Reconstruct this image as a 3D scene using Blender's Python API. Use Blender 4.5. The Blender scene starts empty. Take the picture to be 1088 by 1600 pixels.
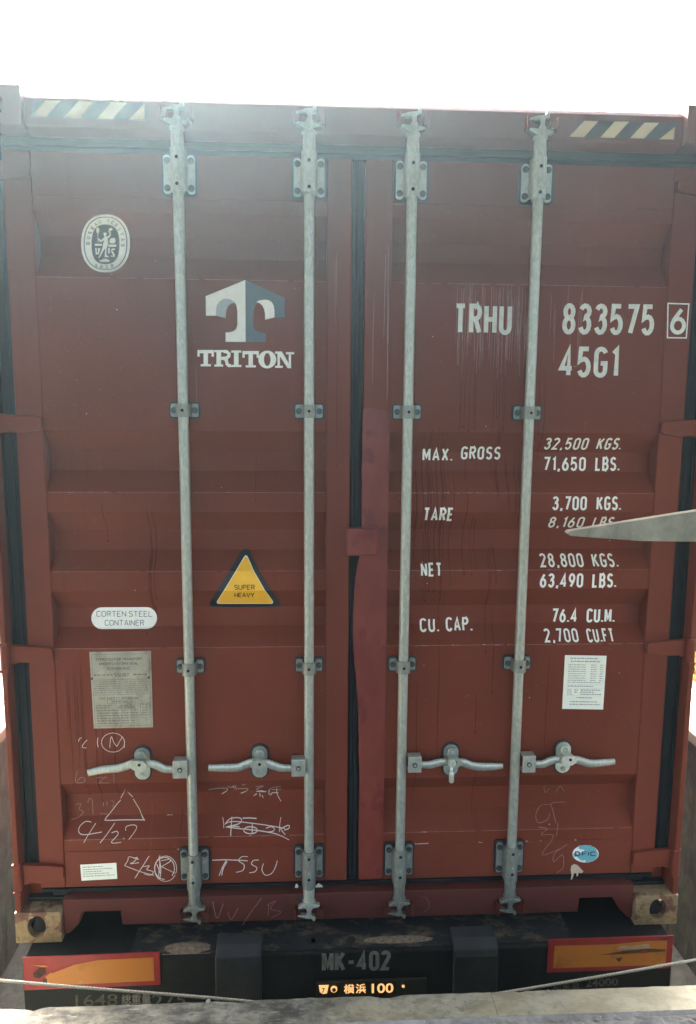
import bpy, bmesh, math, random
import numpy as np
from mathutils import Vector, Matrix
from mathutils.geometry import tessellate_polygon
random.seed(7)
R = math.radians
S = bpy.context.scene
COL = S.collection

# ------------------------------------------------------------------ camera
CAM = np.array([-0.164, -2.4555, 1.9027]); YAW, PITCH, ROLL, FPX = 0.05283, 0.13527, 0.007624, 1142.56
def _axes():
    cy, sy, cp, sp = math.cos(YAW), math.sin(YAW), math.cos(PITCH), math.sin(PITCH)
    f = np.array([sy*cp, cy*cp, -sp]); r = np.array([cy, -sy, 0.0]); u = np.cross(r, f)
    c, s = math.cos(ROLL), math.sin(ROLL)
    return c*r + s*u, -s*r + c*u, f
AR, AU, AF = _axes()
cam = bpy.data.cameras.new('camera'); camo = bpy.data.objects.new('camera', cam); COL.objects.link(camo)
cam.sensor_fit = 'HORIZONTAL'; cam.sensor_width = 36; cam.lens = FPX/1088*36
cam.clip_start = 0.02; cam.clip_end = 900
camo.matrix_world = Matrix(((AR[0], AU[0], -AF[0], CAM[0]), (AR[1], AU[1], -AF[1], CAM[1]), (AR[2], AU[2], -AF[2], CAM[2]), (0, 0, 0, 1)))
S.camera = camo
# ------------------------------------------------------------------ light
SUN_EL, SUN_AZ = R(34), R(-11)          # azimuth from +Y (behind the container), towards -X
SKY = 0.13; EXPO = 4.0; VEIL_HAZE = 0.0028
w = bpy.data.worlds.new("World"); S.world = w; w.use_nodes = True
nt = w.node_tree; bg = nt.nodes['Background']; sky = nt.nodes.new('ShaderNodeTexSky')
sky.sky_type = 'NISHITA'; sky.sun_disc = False; sky.sun_elevation = SUN_EL; sky.sun_rotation = SUN_AZ
sky.air_density = 0.8; sky.dust_density = 9.0; sky.ozone_density = 0.6
nt.links.new(sky.outputs[0], bg.inputs[0]); bg.inputs[1].default_value = SKY
sd = bpy.data.lights.new('sun', 'SUN'); sd.energy = 4.0; sd.angle = R(0.5); sd.color = (1, .95, .88)
so = bpy.data.objects.new('sun', sd); COL.objects.link(so)
sdir = Vector((math.sin(SUN_AZ)*math.cos(SUN_EL), math.cos(SUN_AZ)*math.cos(SUN_EL), math.sin(SUN_EL)))
so.rotation_euler = sdir.to_track_quat('Z', 'Y').to_euler(); so.location = sdir*20
vs = S.view_settings; S.display_settings.display_device = 'sRGB'
vs.view_transform = 'Standard'; vs.look = 'None'; vs.exposure = EXPO; vs.gamma = 1; vs.use_curve_mapping = False
S.cycles.max_bounces = 10; S.cycles.volume_bounces = 2

# ------------------------------------------------------------------ materials
def srgb(r, g, b):
    f = lambda c: (c/255/12.92) if c/255 <= .04045 else ((c/255+.055)/1.055)**2.4
    return (f(r), f(g), f(b), 1)
class N:
    def __init__(s, name):
        s.m = bpy.data.materials.new(name); s.m.use_nodes = True; s.t = s.m.node_tree
        s.b = s.t.nodes['Principled BSDF']; s.tc = s.t.nodes.new('ShaderNodeTexCoord')
    def n(s, k, **kw):
        x = s.t.nodes.new('ShaderNode'+k)
        for a, v in kw.items(): setattr(x, a, v)
        return x
    def l(s, a, b): s.t.links.new(a, b)
    def vec(s, sc=(1, 1, 1), loc=(0, 0, 0)):
        m = s.n('Mapping'); m.inputs['Scale'].default_value = sc; m.inputs['Location'].default_value = loc
        s.l(s.tc.outputs['Object'], m.inputs['Vector']); return m.outputs[0]
    def noise(s, scale, vec=None, detail=6, rough=.6, dist=0):
        x = s.n('TexNoise'); x.inputs['Scale'].default_value = scale; x.inputs['Detail'].default_value = detail
        x.inputs['Roughness'].default_value = rough; x.inputs['Distortion'].default_value = dist
        s.l(vec if vec is not None else s.vec(), x.inputs['Vector']); return x.outputs[0]
    def ramp(s, fac, a, b, ca=(0, 0, 0, 1), cb=(1, 1, 1, 1)):
        x = s.n('ValToRGB'); e = x.color_ramp.elements; e[0].position = a; e[1].position = b; e[0].color = ca; e[1].color = cb
        s.l(fac, x.inputs[0]); return x.outputs[0]
    def mix(s, fac, a, b, mode='MIX'):
        x = s.n('Mix', data_type='RGBA', blend_type=mode)
        for v, i in ((fac, 0), (a, 6), (b, 7)):
            if isinstance(v, (int, float)): x.inputs[i].default_value = v
            elif isinstance(v, tuple): x.inputs[i].default_value = v
            else: s.l(v, x.inputs[i])
        return x.outputs[2]
    def mul(s, a, b, op='MULTIPLY'):
        x = s.n('Math', operation=op)
        for v, i in ((a, 0), (b, 1)):
            if isinstance(v, (int, float)): x.inputs[i].default_value = v
            else: s.l(v, x.inputs[i])
        return x.outputs[0]
    def out(s, col, rough=.5, metal=0, bump=None, bs=.3, bd=.002, spec=.5):
        for v, i in ((col, 'Base Color'), (rough, 'Roughness'), (metal, 'Metallic')):
            if isinstance(v, (int, float, tuple)): s.b.inputs[i].default_value = v
            else: s.l(v, s.b.inputs[i])
        s.b.inputs['Specular IOR Level'].default_value = spec
        if bump is not None:
            x = s.n('Bump'); x.inputs['Strength'].default_value = bs; x.inputs['Distance'].default_value = bd
            s.l(bump, x.inputs['Height']); s.l(x.outputs[0], s.b.inputs['Normal'])
        return s.m
def c4(r, g, b): return (r, g, b, 1)
def plain(name, col, rough=.5, metal=0, var=.15, scale=30, bs=.15, dirt=0, dirtcol=c4(.03, .022, .016), dscale=12, spec=.5):
    k = N(name); nz = k.noise(scale); lo = tuple(c*(1-var) for c in col[:3])+(1,); hi = tuple(min(1, c*(1+var)) for c in col[:3])+(1,)
    c = k.ramp(nz, .3, .7, lo, hi)
    if dirt: c = k.mix(k.ramp(k.noise(dscale, k.vec((1, 1, .6))), .62-dirt*.3, .8-dirt*.2), c, dirtcol)
    return k.out(c, rough, metal, nz, bs, .001, spec)
M = {}
def red_paint(name, base, streak=1.0, rough=.42, grime=.5):
    k = N(name)
    big = k.noise(1.7, detail=5); fine = k.noise(90, detail=3)
    c = k.ramp(big, .3, .72, tuple(x*.86 for x in base)+(1,), tuple(x*1.12 for x in base)+(1,))
    st = k.noise(1, k.vec((26, 3, 1.1)), detail=7, rough=.65)
    c = k.mix(k.mul(k.ramp(st, .58, .76), .25*streak), c, c4(base[0]*.55, base[1]*.38, base[2]*.35))
    st2 = k.noise(1, k.vec((55, 3, 1.6), (3, 0, 9)), detail=6, rough=.7)
    c = k.mix(k.mul(k.ramp(st2, .63, .75), .30*streak), c, c4(base[0]*1.35+.02, base[1]*1.8+.02, base[2]*1.8+.02))
    sp = k.noise(160, detail=2)
    c = k.mix(k.mul(k.ramp(sp, .70, .74), .35), c, c4(.30, .22, .18))
    gr = k.noise(3.2, k.vec((1, 1, .7), (5, 1, 2)), detail=9, rough=.72)
    c = k.mix(k.mul(k.ramp(gr, .55, .75), grime*.35), c, c4(.055, .035, .026))
    rg = k.ramp(big, .3, .7, c4(rough-.07, 0, 0), c4(rough+.1, 0, 0))
    rr = k.n('SeparateColor'); k.l(rg, rr.inputs[0])
    h = k.mul(k.mul(fine, .25), k.mul(k.noise(4), 2.0), 'ADD')
    return k.out(c, rr.outputs[0], 0, h, .25, .0016, .12)
RED = (.152, .0325, .0145)
M['red'] = red_paint('container_red_paint', RED)
M['red_frame'] = red_paint('door_frame_red_paint', (.154, .034, .0165), .8, .45)
M['red_rail'] = red_paint('header_red_paint', (.142, .033, .021), .5, .5, .8)
M['sill'] = red_paint('sill_red_paint', (.112, .030, .021), .7, .55, 1.4)
def fresh_paint():
    k = N('repainted_red'); b = k.noise(7, k.vec((1.6, 1, .7)), detail=7, rough=.6)
    c = k.ramp(b, .35, .65, c4(.150, .026, .017), c4(.200, .042, .026))
    d = k.noise(13, k.vec((1, 1, .55), (2, 0, 4)), detail=6)
    c = k.mix(k.mul(k.ramp(d, .58, .62), .55), c, c4(.10, .012, .010))
    return k.out(c, .33, 0, k.noise(25, detail=4), .4, .002, .3)
M['fresh'] = fresh_paint()
def galv(name, base=.42, dirt=.35):
    k = N(name); a = k.noise(140, k.vec((1, 1, .45)), detail=6, rough=.7); v = k.n('TexVoronoi'); v.inputs['Scale'].default_value = 120; k.l(k.vec((1, 1, .5)), v.inputs['Vector'])
    c = k.ramp(a, .32, .68, c4(base*.78, base*.82, base*.64), c4(base*1.02, base*1.06, base*.82))
    bwn = k.n('RGBToBW'); k.l(v.outputs['Color'], bwn.inputs[0]); c = k.mix(.22, c, k.ramp(bwn.outputs[0], .3, .7, c4(.3, .3, .3), c4(.7, .7, .7)), 'OVERLAY')
    d = k.noise(9, k.vec((1, 1, .35)), detail=8, rough=.75)
    c = k.mix(k.mul(k.ramp(d, .52, .72), dirt), c, c4(.06, .06, .048))
    c = k.mix(k.mul(k.ramp(k.noise(70, k.vec((1, 1, .3), (4, 4, 4))), .64, .7), .5), c, c4(.6, .6, .52))
    return k.out(c, k.ramp(a, .3, .7, c4(.30, .30, .30), c4(.5, .5, .5)), .55, a, .35, .0012, .5)
M['galv'] = galv('galvanised_steel', .43); M['galv_b'] = galv('grey_bracket_steel', .26, .45)
M['galv_d'] = galv('dirty_galvanised_steel', .30, .75)
M['galv_l'] = galv('pale_painted_steel', .66, .15)
M['bolt'] = plain('dark_bolt_steel', c4(.06, .065, .06), .5, .4, .35, 80)
M['hole'] = plain('dark_hole', c4(.008, .008, .008), .9, 0, .2)
M['rubber'] = plain('black_rubber_gasket', c4(.008, .0095, .0095), .6, 0, .3, 14, .3, .15, c4(.014, .015, .014), 6, .2)
M['seam'] = plain('dark_seam', c4(.02, .01, .008), .8)
M['grime'] = plain('dark_rust_grime', c4(.045, .022, .014), .8, 0, .5, 60)
M['rim'] = plain('black_sealant', c4(.014, .012, .011), .55)
M['white'] = plain('white_lettering', c4(.80, .79, .64), .5, 0, .06, 60, .1)
M['white2'] = plain('worn_white_lettering', c4(.62, .61, .49), .5, 0, .15, 40, .1)
M['teal'] = plain('grey_teal_vinyl', c4(.075, .105, .105), .4, 0, .06)
M['shade'] = plain('pale_grey_vinyl', c4(.33, .38, .33), .4, 0, .06)
M['black'] = plain('black_vinyl', c4(.012, .012, .012), .4, 0, .2)
M['grey_ink'] = plain('grey_ink', c4(.07, .08, .07), .6, 0, .1)
M['yellow'] = plain('yellow_vinyl', c4(.85, .46, .02), .4, 0, .05)
M['stripe'] = plain('faded_yellow_tape', c4(.60, .50, .27), .5, 0, .12, 12)
M['tape'] = plain('dark_tape', c4(.034, .030, .026), .5, 0, .15)
M['paper'] = plain('cream_paper', c4(.78, .77, .58), .6, 0, .05)
M['plate'] = plain('weathered_data_plate', c4(.33, .30, .20), .5, .2, .18, 25, .1, .25, c4(.14, .11, .07), 14)
M['chalk'] = plain('white_chalk', c4(.58, .49, .40), .95, 0, .25, 300)
M['chalk_f'] = plain('faded_chalk', c4(.26, .13, .10), .95, 0, .2, 250)
M['fold_glint'] = plain('fold_edge_highlight', c4(.26, .115, .085), .7, 0, .3, 40)  # pale colour standing in for light caught on the folds
M['drip'] = plain('dark_red_run', c4(.100, .017, .008), .6, 0, .2, 20, spec=.1)
M['drip_w'] = plain('pale_run', c4(.25, .105, .075), .5, 0, .3, 60)
M['sky_teal'] = plain('turquoise_sticker', c4(.13, .38, .38), .45, 0, .1)
M['navy'] = plain('dark_blue_ink', c4(.02, .04, .09), .5, 0, .1)
def casting_mat():
    k = N('cream_flaking_paint'); a = k.noise(14, detail=8, rough=.7); b = k.noise(40, detail=6)
    c = k.ramp(b, .3, .7, c4(.22, .145, .065), c4(.40, .29, .14))
    c = k.mix(k.ramp(a, .51, .55), c, k.ramp(b, .3, .7, c4(.12, .055, .03), c4(.22, .10, .05)))
    c = k.mix(k.ramp(k.noise(22, k.vec((1, 1, 1), (8, 2, 2)), detail=7), .66, .70), c, c4(.04, .028, .02))
    return k.out(c, .7, 0, a, .5, .003)
M['casting'] = casting_mat()
M['casting_top'] = red_paint('casting_red_paint', (.18, .075, .062), .4)
def black_steel():
    k = N('dirty_black_steel'); a = k.noise(5, detail=9, rough=.75)
    c = k.ramp(a, .35, .75, c4(.004, .006, .006), c4(.014, .016, .014))
    c = k.mix(k.mul(k.ramp(k.noise(200, detail=2), .66, .70), .5), c, c4(.11, .10, .08))
    return k.out(c, .55, 0, k.noise(30), .4, .002, .3)
M['chassis'] = black_steel(); M['stop'] = plain('grey_scuffed_steel', c4(.022, .025, .024), .6, 0, .5, 9)
def sandy():
    k = N('sand_caked_steel'); a = k.noise(8, k.vec((.8, 1.6, 1)), detail=9, rough=.7)
    c = k.mix(k.ramp(a, .50, .60), c4(.012, .013, .011), k.ramp(k.noise(50), .3, .7, c4(.06, .042, .024), c4(.14, .105, .06)))
    return k.out(c, .85, 0, k.noise(60), .7, .003)
M['sandy'] = sandy()
M['sand'] = plain('dry_sand', c4(.22, .165, .10), .95, 0, .45, 60, .8)
M['refl_r'] = plain('red_retroreflector', c4(.36, .022, .022), .35, 0, .15, 20)
def refl_o():
    k = N('orange_retroreflector'); v = k.n('TexChecker'); v.inputs['Scale'].default_value = 260; k.l(k.vec(), v.inputs['Vector'])
    c = k.mix(v.outputs['Fac'], c4(.58, .20, .018), c4(.66, .25, .03))
    c = k.mix(k.ramp(k.noise(9, detail=7), .58, .75), c, c4(.36, .11, .015)); return k.out(c, .35, 0)
M['refl_o'] = refl_o()
M['rust'] = plain('torn_rusty_patch', c4(.10, .05, .03), .8, 0, .5, 40, .6)
M['pale'] = plain('bare_pale_backing', c4(.50, .38, .25), .7, 0, .2)
M['dim_white'] = plain('dim_grey_lettering', c4(.24, .24, .205), .6, 0, .35, 30)
M['dim2'] = plain('worn_chassis_lettering', c4(.10, .097, .08), .7, 0, .6, 60)
M['lplate'] = plain('green_licence_plate', c4(.026, .026, .013), .5, .2, .1)
def lit(name, col, st):
    k = N(name); k.out(col, .5); k.b.inputs['Emission Color'].default_value = col; k.b.inputs['Emission Strength'].default_value = st; return k.m
M['lit'] = lit('lamp_lit_characters', c4(.75, .38, .14), .10)
def concrete(name, a, b, stain=.5, scale=3, bs=.6, spk=.3):
    k = N(name); n1 = k.noise(scale, detail=10, rough=.7); n2 = k.noise(scale*14, detail=6, rough=.7)
    c = k.ramp(n1, .32, .7, a, b)
    c = k.mix(k.mul(k.ramp(k.noise(scale*1.3, k.vec((1, 1, .25), (7, 3, 1)), detail=9, rough=.7), .5, .68), stain), c, tuple(x*.35 for x in a[:3])+(1,))
    c = k.mix(k.mul(k.ramp(n2, .62, .7), spk), c, tuple(min(1, x*1.7) for x in b[:3])+(1,))
    return k.out(c, .85, 0, n2, bs, .004)
M['wall'] = concrete('stained_concrete', c4(.060, .060, .047), c4(.165, .165, .13), .85, 7, 1, .4)
M['dockf'] = concrete('unseen_dark_dock_floor', c4(.014, .014, .013), c4(.03, .03, .027), .3)  # unseen floor, set near black to cut light bounced onto the doors
M['coping'] = concrete('pale_concrete', c4(.34, .33, .28), c4(.52, .51, .45), .2)
M['dockc'] = concrete('rough_dock_concrete', c4(.16, .15, .12), c4(.34, .31, .25), .5, 9, 1)
M['pit'] = concrete('gritty_wet_tarmac', c4(.030, .033, .032), c4(.075, .08, .076), .5, 18, 1, .9)
def edge_mat():
    k = N('worn_edge_steel'); a = k.noise(6, k.vec((1, 2, 1)), detail=10, rough=.72); b = k.noise(45, detail=6)
    c = k.ramp(a, .42, .58, c4(.048, .048, .036), c4(.24, .23, .165))
    c = k.mix(k.mul(k.ramp(b, .54, .64), .65), c, c4(.06, .055, .04)); c = k.mix(k.mul(k.ramp(k.noise(1, k.vec((18, 160, 1)), detail=4), .62, .68), .5), c, c4(.5, .48, .4))
    x = k.n('SeparateXYZ'); k.l(k.tc.outputs['Object'], x.inputs[0])
    c = k.mix(k.mul(k.ramp(k.mul(k.noise(2.2, detail=6), k.mul(x.outputs[0], .25), 'ADD'), .42, .72), .55), c, c4(.42, .36, .19))
    return k.out(c, k.ramp(b, .3, .7, c4(.35, .35, .35), c4(.6, .6, .6)), .25, b, .5, .002)
M['edge'] = edge_mat()
M['gravel'] = concrete('pale_gravel', c4(.075, .075, .060), c4(.13, .13, .105), .2, 8, 1); M['gravel'].node_tree.nodes['Principled BSDF'].inputs['Specular IOR Level'].default_value = 0
M['dry'] = plain('dry_grass', c4(.075, .052, .016), .9, 0, .5, 20, spec=0)
M['green'] = plain('dark_hedge_leaf', c4(.006, .010, .006), .6, 0, .4, 20)
M['blade'] = concrete('weathered_grey_timber', c4(.19, .17, .11), c4(.42, .375, .25), .55, 9, .6, .35)
M['build'] = plain('dock_wall_paint', c4(.34, .34, .31), .8, 0, .1, 4)
M['roof'] = plain('grey_shade_canopy_steel', c4(.16, .17, .17), .6, 0, .1, 4)
M['rope'] = plain('beige_wire_rope', c4(.42, .39, .28), .6, .2, .3, 200)
M['tyre'] = plain('tyre_rubber', c4(.02, .02, .02), .8)
M['roofwhite'] = M['red']

# ------------------------------------------------------------------ mesh helpers
class MB:
    def __init__(s): s.v = []; s.f = []; s.mi = []; s.ms = []; s.sm = []
    def mat(s, m):
        m = M[m] if isinstance(m, str) else m
        if m not in s.ms: s.ms.append(m)
        return s.ms.index(m)
    def add(s, vs_, fs, m, smooth=False):
        o = len(s.v); i = s.mat(m); s.v += [tuple(v) for v in vs_]
        for f in fs: s.f.append([o+k for k in f]); s.mi.append(i); s.sm.append(smooth)
    def box(s, x0, x1, y0, y1, z0, z1, m):
        s.add([(x0,y0,z0),(x1,y0,z0),(x1,y1,z0),(x0,y1,z0),(x0,y0,z1),(x1,y0,z1),(x1,y1,z1),(x0,y1,z1)],
              [(0,3,2,1),(4,5,6,7),(0,1,5,4),(1,2,6,5),(2,3,7,6),(3,0,4,7)], m)
    def prism(s, pts, y0, y1, m, back=True):
        """polygon in XZ (counter-clockwise seen from -Y) pushed from y0 (front) to y1"""
        n = len(pts); a = sum(pts[i][0]*pts[(i+1)%n][1]-pts[(i+1)%n][0]*pts[i][1] for i in range(n))
        if a < 0: pts = pts[::-1]
        tris = tessellate_polygon([[Vector((p[0], p[1], 0)) for p in pts]])
        V = [(p[0], y0, p[1]) for p in pts]; F = []
        for t in tris:
            A, B, C_ = [pts[i] for i in t]
            F.append(tuple(t) if (B[0]-A[0])*(C_[1]-A[1])-(B[1]-A[1])*(C_[0]-A[0]) > 0 else tuple(t)[::-1])
        if y1 is not None:
            V += [(p[0], y1, p[1]) for p in pts]
            F += [(i, n+i, n+(i+1) % n, (i+1) % n) for i in range(n)]
            if back: F += [tuple(n+k for k in f[::-1]) for f in F[:len(tris)]]
        s.add(V, F, m)
    def cyl(s, c, r, h, axis='Z', n=20, m='galv', r2=None, caps=True, smooth=True):
        """from c along axis for h, radius r -> r2"""
        r2 = r if r2 is None else r2; V = []
        for k in range(2):
            rr = (r, r2)[k]
            for i in range(n):
                a = 2*math.pi*i/n; p, q = rr*math.cos(a), rr*math.sin(a); d = h*k
                V.append((c[0]+p, c[1]+q, c[2]+d) if axis == 'Z' else (c[0]+p, c[1]+d, c[2]+q) if axis == 'Y' else (c[0]+d, c[1]+p, c[2]+q))
        s.add(V, [(i, (i+1) % n, n+(i+1) % n, n+i) for i in range(n)], m, smooth)
        if caps: s.add(V, [tuple(range(n))[::-1], tuple(range(n, 2*n))], m)
    def tube(s, pts, r, m, n=8, ry=None, rz=None):
        pts = [Vector(p) for p in pts]; V = []; F = []
        for i, p in enumerate(pts):
            t = (pts[min(i+1, len(pts)-1)]-pts[max(i-1, 0)]).normalized()
            up = Vector((0, 0, 1)) if abs(t.z) < .9 else Vector((0, 1, 0)); a = t.cross(up).normalized(); b = a.cross(t)
            rr = r[i] if isinstance(r, (list, tuple)) else r
            for k in range(n):
                th = 2*math.pi*k/n; V.append(p+a*math.cos(th)*rr*(ry or 1)+b*math.sin(th)*rr*(rz or 1))
        for i in range(len(pts)-1):
            for k in range(n): F.append((i*n+k, i*n+(k+1) % n, (i+1)*n+(k+1) % n, (i+1)*n+k))
        F += [tuple(range(n))[::-1], tuple((len(pts)-1)*n+k for k in range(n))]
        s.add(V, F, m, True)
    def ribbon(s, pts, t, y, m, closed=False, taper=False):
        """flat stroke of width t in XZ at depth y"""
        P = [Vector((p[0], p[1])) for p in pts]
        if closed and (P[0]-P[-1]).length < 1e-7: P = P[:-1]
        n = len(P)
        if n < 2: return
        L, Rr = [], []
        for i in range(n):
            a = P[(i-1) % n] if (closed or i > 0) else None; b = P[(i+1) % n] if (closed or i < n-1) else None
            d1 = (P[i]-a).normalized() if a is not None else None; d2 = (b-P[i]).normalized() if b is not None else None
            if d1 is None: d1 = d2
            if d2 is None: d2 = d1
            nn = Vector((-(d1+d2).y, (d1+d2).x))
            nn = nn.normalized() if nn.length > 1e-6 else Vector((-d1.y, d1.x))
            k = 1/max(.45, nn.dot(Vector((-d1.y, d1.x)))); tt = t/2*k
            if taper and not closed: tt *= .35+.65*math.sin(math.pi*min(1, (i+.6)/n))
            L.append(P[i]+nn*tt); Rr.append(P[i]-nn*tt)
        V = [(p.x, y-1.3e-5*i, p.y) for i, p in enumerate(L)]+[(p.x, y-1.3e-5*i, p.y) for i, p in enumerate(Rr)]
        F = [(i, n+i, n+(i+1) % n, (i+1) % n) for i in range(n if closed else n-1)]
        s.add(V, F, m)
    def build(s, name, parent=None, bevel=0, seg=2, label=None, kind=None, loc=None):
        me = bpy.data.meshes.new(name); me.from_pydata(s.v, [], s.f)
        for m in s.ms: me.materials.append(m)
        for p, i, q in zip(me.polygons, s.mi, s.sm): p.material_index = i; p.use_smooth = q
        me.update(); o = bpy.data.objects.new(name, me); COL.objects.link(o)
        if parent: o.parent = parent
        if loc: o.location = loc
        if bevel:
            md = o.modifiers.new('bevel', 'BEVEL'); md.width = bevel; md.segments = seg; md.limit_method = 'ANGLE'; md.angle_limit = R(40)
            md.harden_normals = False
        if label: o['label'] = label
        if kind: o['kind'] = kind
        return o
def thing(name, label, cat, loc=(0, 0, 0), group=None):
    o = bpy.data.objects.new(name, None); COL.objects.link(o); o.location = loc; o['label'] = label; o['category'] = cat
    if group: o['group'] = group
    o.empty_display_size = .1
    return o
def tag(o, label, cat, group=None):
    o['label'] = label; o['category'] = cat
    if group: o['group'] = group
    return o
def copy_tree(o, parent, dx):
    c = o.copy(); COL.objects.link(c); c.parent = parent; c.location.x += dx
    for ch in list(o.children):
        d = ch.copy(); COL.objects.link(d); d.parent = c
    return c

# measured photograph point -> point of the door plane at depth Y
def W(u, v, Y):
    d = AF+AR*(u-544)/FPX-AU*(v-800)/FPX; t = (Y-CAM[1])/d[1]
    return (CAM[0]+d[0]*t, CAM[2]+d[2]*t)

# ------------------------------------------------------------------ door surface
YF, YP, YI = .050, .054, .104          # frame face, panel face, trough bottom
PROF = [(2.584, YP), (2.54, YP), (2.472, YI), (2.408, YI), (2.333, YP), (1.838, YP), (1.768, YI), (1.699, YI), (1.628, YP),
        (1.560, YP), (1.492, YI), (1.420, YI), (1.353, YP), (1.283, YP), (1.213, YI), (1.143, YI), (1.079, YP),
        (.576, YP), (.512, YI), (.425, YI), (.362, YP), (.318, YP)]
LX = (-1.142, -1.052, -.108, -.026); RX = (.018, .108, 1.052, 1.141); DZ = (.178, 2.72)
def depth(x, z):
    for a in (LX, RX):
        if a[0]-.002 <= x <= a[3]+.002 and not (a[1] < x < a[2]): return YF
    if z >= PROF[0][0] or z <= PROF[-1][0]: return YF
    for (z0, y0), (z1, y1) in zip(PROF, PROF[1:]):
        if z <= z0 and z >= z1: return y0+(y1-y0)*(z0-z)/(z0-z1)
    return YF
def Sf(u, v):
    Y = YP
    for _ in range(7):
        x, z = W(u, v, Y); Y = depth(x, z)
    return x, z
def drape(o, off=.0012):
    """cut a flat print mesh at the folds and lay it on the corrugated door"""
    me = o.data; bm = bmesh.new(); bm.from_mesh(me)
    zs = [v.co.z for v in bm.verts]; lo, hi = min(zs), max(zs)
    for z, _ in PROF:
        if lo < z < hi: bmesh.ops.bisect_plane(bm, geom=bm.verts[:]+bm.edges[:]+bm.faces[:], plane_co=(0, 0, z), plane_no=(0, 0, 1), dist=1e-6)
    for v in bm.verts: v.co.y = depth(v.co.x, v.co.z)-off+v.co.y
    bm.to_mesh(me); bm.free(); return o

# ------------------------------------------------------------------ lettering
def arc(cx, cy, rx, ry, a0, a1, n=8):
    return [(cx+rx*math.cos(R(a0+(a1-a0)*i/n)), cy+ry*math.sin(R(a0+(a1-a0)*i/n))) for i in range(n+1)]
def glyph(ch, w=.40):
    c, h = w/2, 1.0; ry = .20
    top = lambda a0, a1: arc(c, 1-ry, c, ry, a0, a1); bot = lambda a0, a1: arc(c, ry, c, ry, a0, a1)
    G = {
     '0': [('c', top(180, 0)+bot(0, -180))], 'O': [('c', top(180, 0)+bot(0, -180))],
     '1': [('o', [(.02, .84), (.16, .99), (.16, 0)])],
     '2': [('o', top(165, 0)[:]+[(w, .72), (0, .0), (w, 0)])],
     '3': [('o', arc(c, .79, c*.95, .21, 160, -90)+arc(c, .29, c, .29, 90, -160))],
     '4': [('o', [(w*.78, 0), (w*.78, 1), (0, .26), (w*1.12, .26)])],
     '5': [('o', [(w*.95, 1), (.05, 1), (.02, .55), (.06, .58)]+arc(c, .31, c, .31, 115, -155, 10))],
     '6': [('c', arc(c, .30, c, .30, 0, 360, 16)), ('o', [(0.004, .33), (.05, .55), (w*.72, 1)])],
     '7': [('o', [(0, 1), (w, 1), (w*.35, 0)])],
     '8': [('c', arc(c, .77, c*.88, .23, 0, 360, 14)), ('c', arc(c, .27, c, .27, 0, 360, 14))],
     '9': [('c', arc(c, .70, c, .30, 0, 360, 16)), ('o', [(w-.004, .67), (w-.05, .45), (w*.28, 0)])],
     'T': [('o', [(0, 1), (w, 1)]), ('o', [(c, 1), (c, 0)])],
     'R': [('o', [(0, 0), (0, 1), (w*.55, 1)]+arc(w*.55, .76, w*.45, .24, 90, -90)+[(0, .52)]), ('o', [(w*.5, .52), (w, 0)])],
     'P': [('o', [(0, 0), (0, 1), (w*.55, 1)]+arc(w*.55, .74, w*.45, .26, 90, -90)+[(0, .48)])],
     'H': [('o', [(0, 0), (0, 1)]), ('o', [(w, 0), (w, 1)]), ('o', [(0, .5), (w, .5)])],
     'U': [('o', [(0, 1)]+bot(180, 360)+[(w, 1)])],
     'G': [('o', top(15, 180)+bot(180, 360)+[(w, .46), (w*.5, .46)])],
     'C': [('o', top(10, 180)+bot(180, 350))],
     'S': [('o', arc(c, .76, c*.93, .24, 25, 270, 10)+arc(c, .26, c, .26, 90, -155, 10)[1:])],
     'M': [('o', [(0, 0), (0, 1)]), ('o', [(w*1.2, 0), (w*1.2, 1)]), ('o', [(0.01, .97), (w*.6, .25), (w*1.2-.01, .97)])],
     'A': [('o', [(0, 0), (w*.55, 1), (w*1.1, 0)]), ('o', [(w*.2, .28), (w*.9, .28)])],
     'X': [('o', [(0, 0), (w, 1)]), ('o', [(0, 1), (w, 0)])],
     'E': [('o', [(w*.9, 1), (0, 1), (0, 0), (w*.9, 0)]), ('o', [(0, .52), (w*.75, .52)])],
     'F': [('o', [(w*.9, 1), (0, 1), (0, 0)]), ('o', [(0, .52), (w*.75, .52)])],
     'N': [('o', [(0, 0), (0, 1)]), ('o', [(w, 0), (w, 1)]), ('o', [(0, .97), (w, .03)])],
     'K': [('o', [(0, 0), (0, 1)]), ('o', [(w, 1), (0.02, .42)]), ('o', [(w*.32, .60), (w*1.05, 0)])],
     'L': [('o', [(0, 1), (0, 0), (w*.85, 0)])],
     'B': [('o', [(0, .52), (0, 1), (w*.5, 1)]+arc(w*.5, .76, w*.42, .24, 90, -90)+[(0, .52)]), ('o', [(0, .54), (0, 0), (w*.5, 0)]+arc(w*.5, .26, w*.5, .26, -90, 90)+[(0, .52)])],
     'I': [('o', [(0, 0), (0, 1)])], 'V': [('o', [(0, 1), (w*.55, 0), (w*1.1, 1)])], 'Y': [('o', [(0, 1), (w*.55, .45), (w*.55, 0)]), ('o', [(w*1.1, 1), (w*.55, .45)])],
     'D': [('o', [(0, .5), (0, 1), (w*.45, 1)]+arc(w*.45, .5, w*.55, .5, 90, -90, 12)+[(0, 0), (0, .5)])],
     '.': [('o', [(0, -.02), (0, .10)])], ',': [('o', [(.06, .10), (0, -.14)])], '-': [('o', [(0, .45), (.36, .45)])],
    }[ch]
    wd = max(p[0] for _, q in G for p in q); return G, wd
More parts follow.
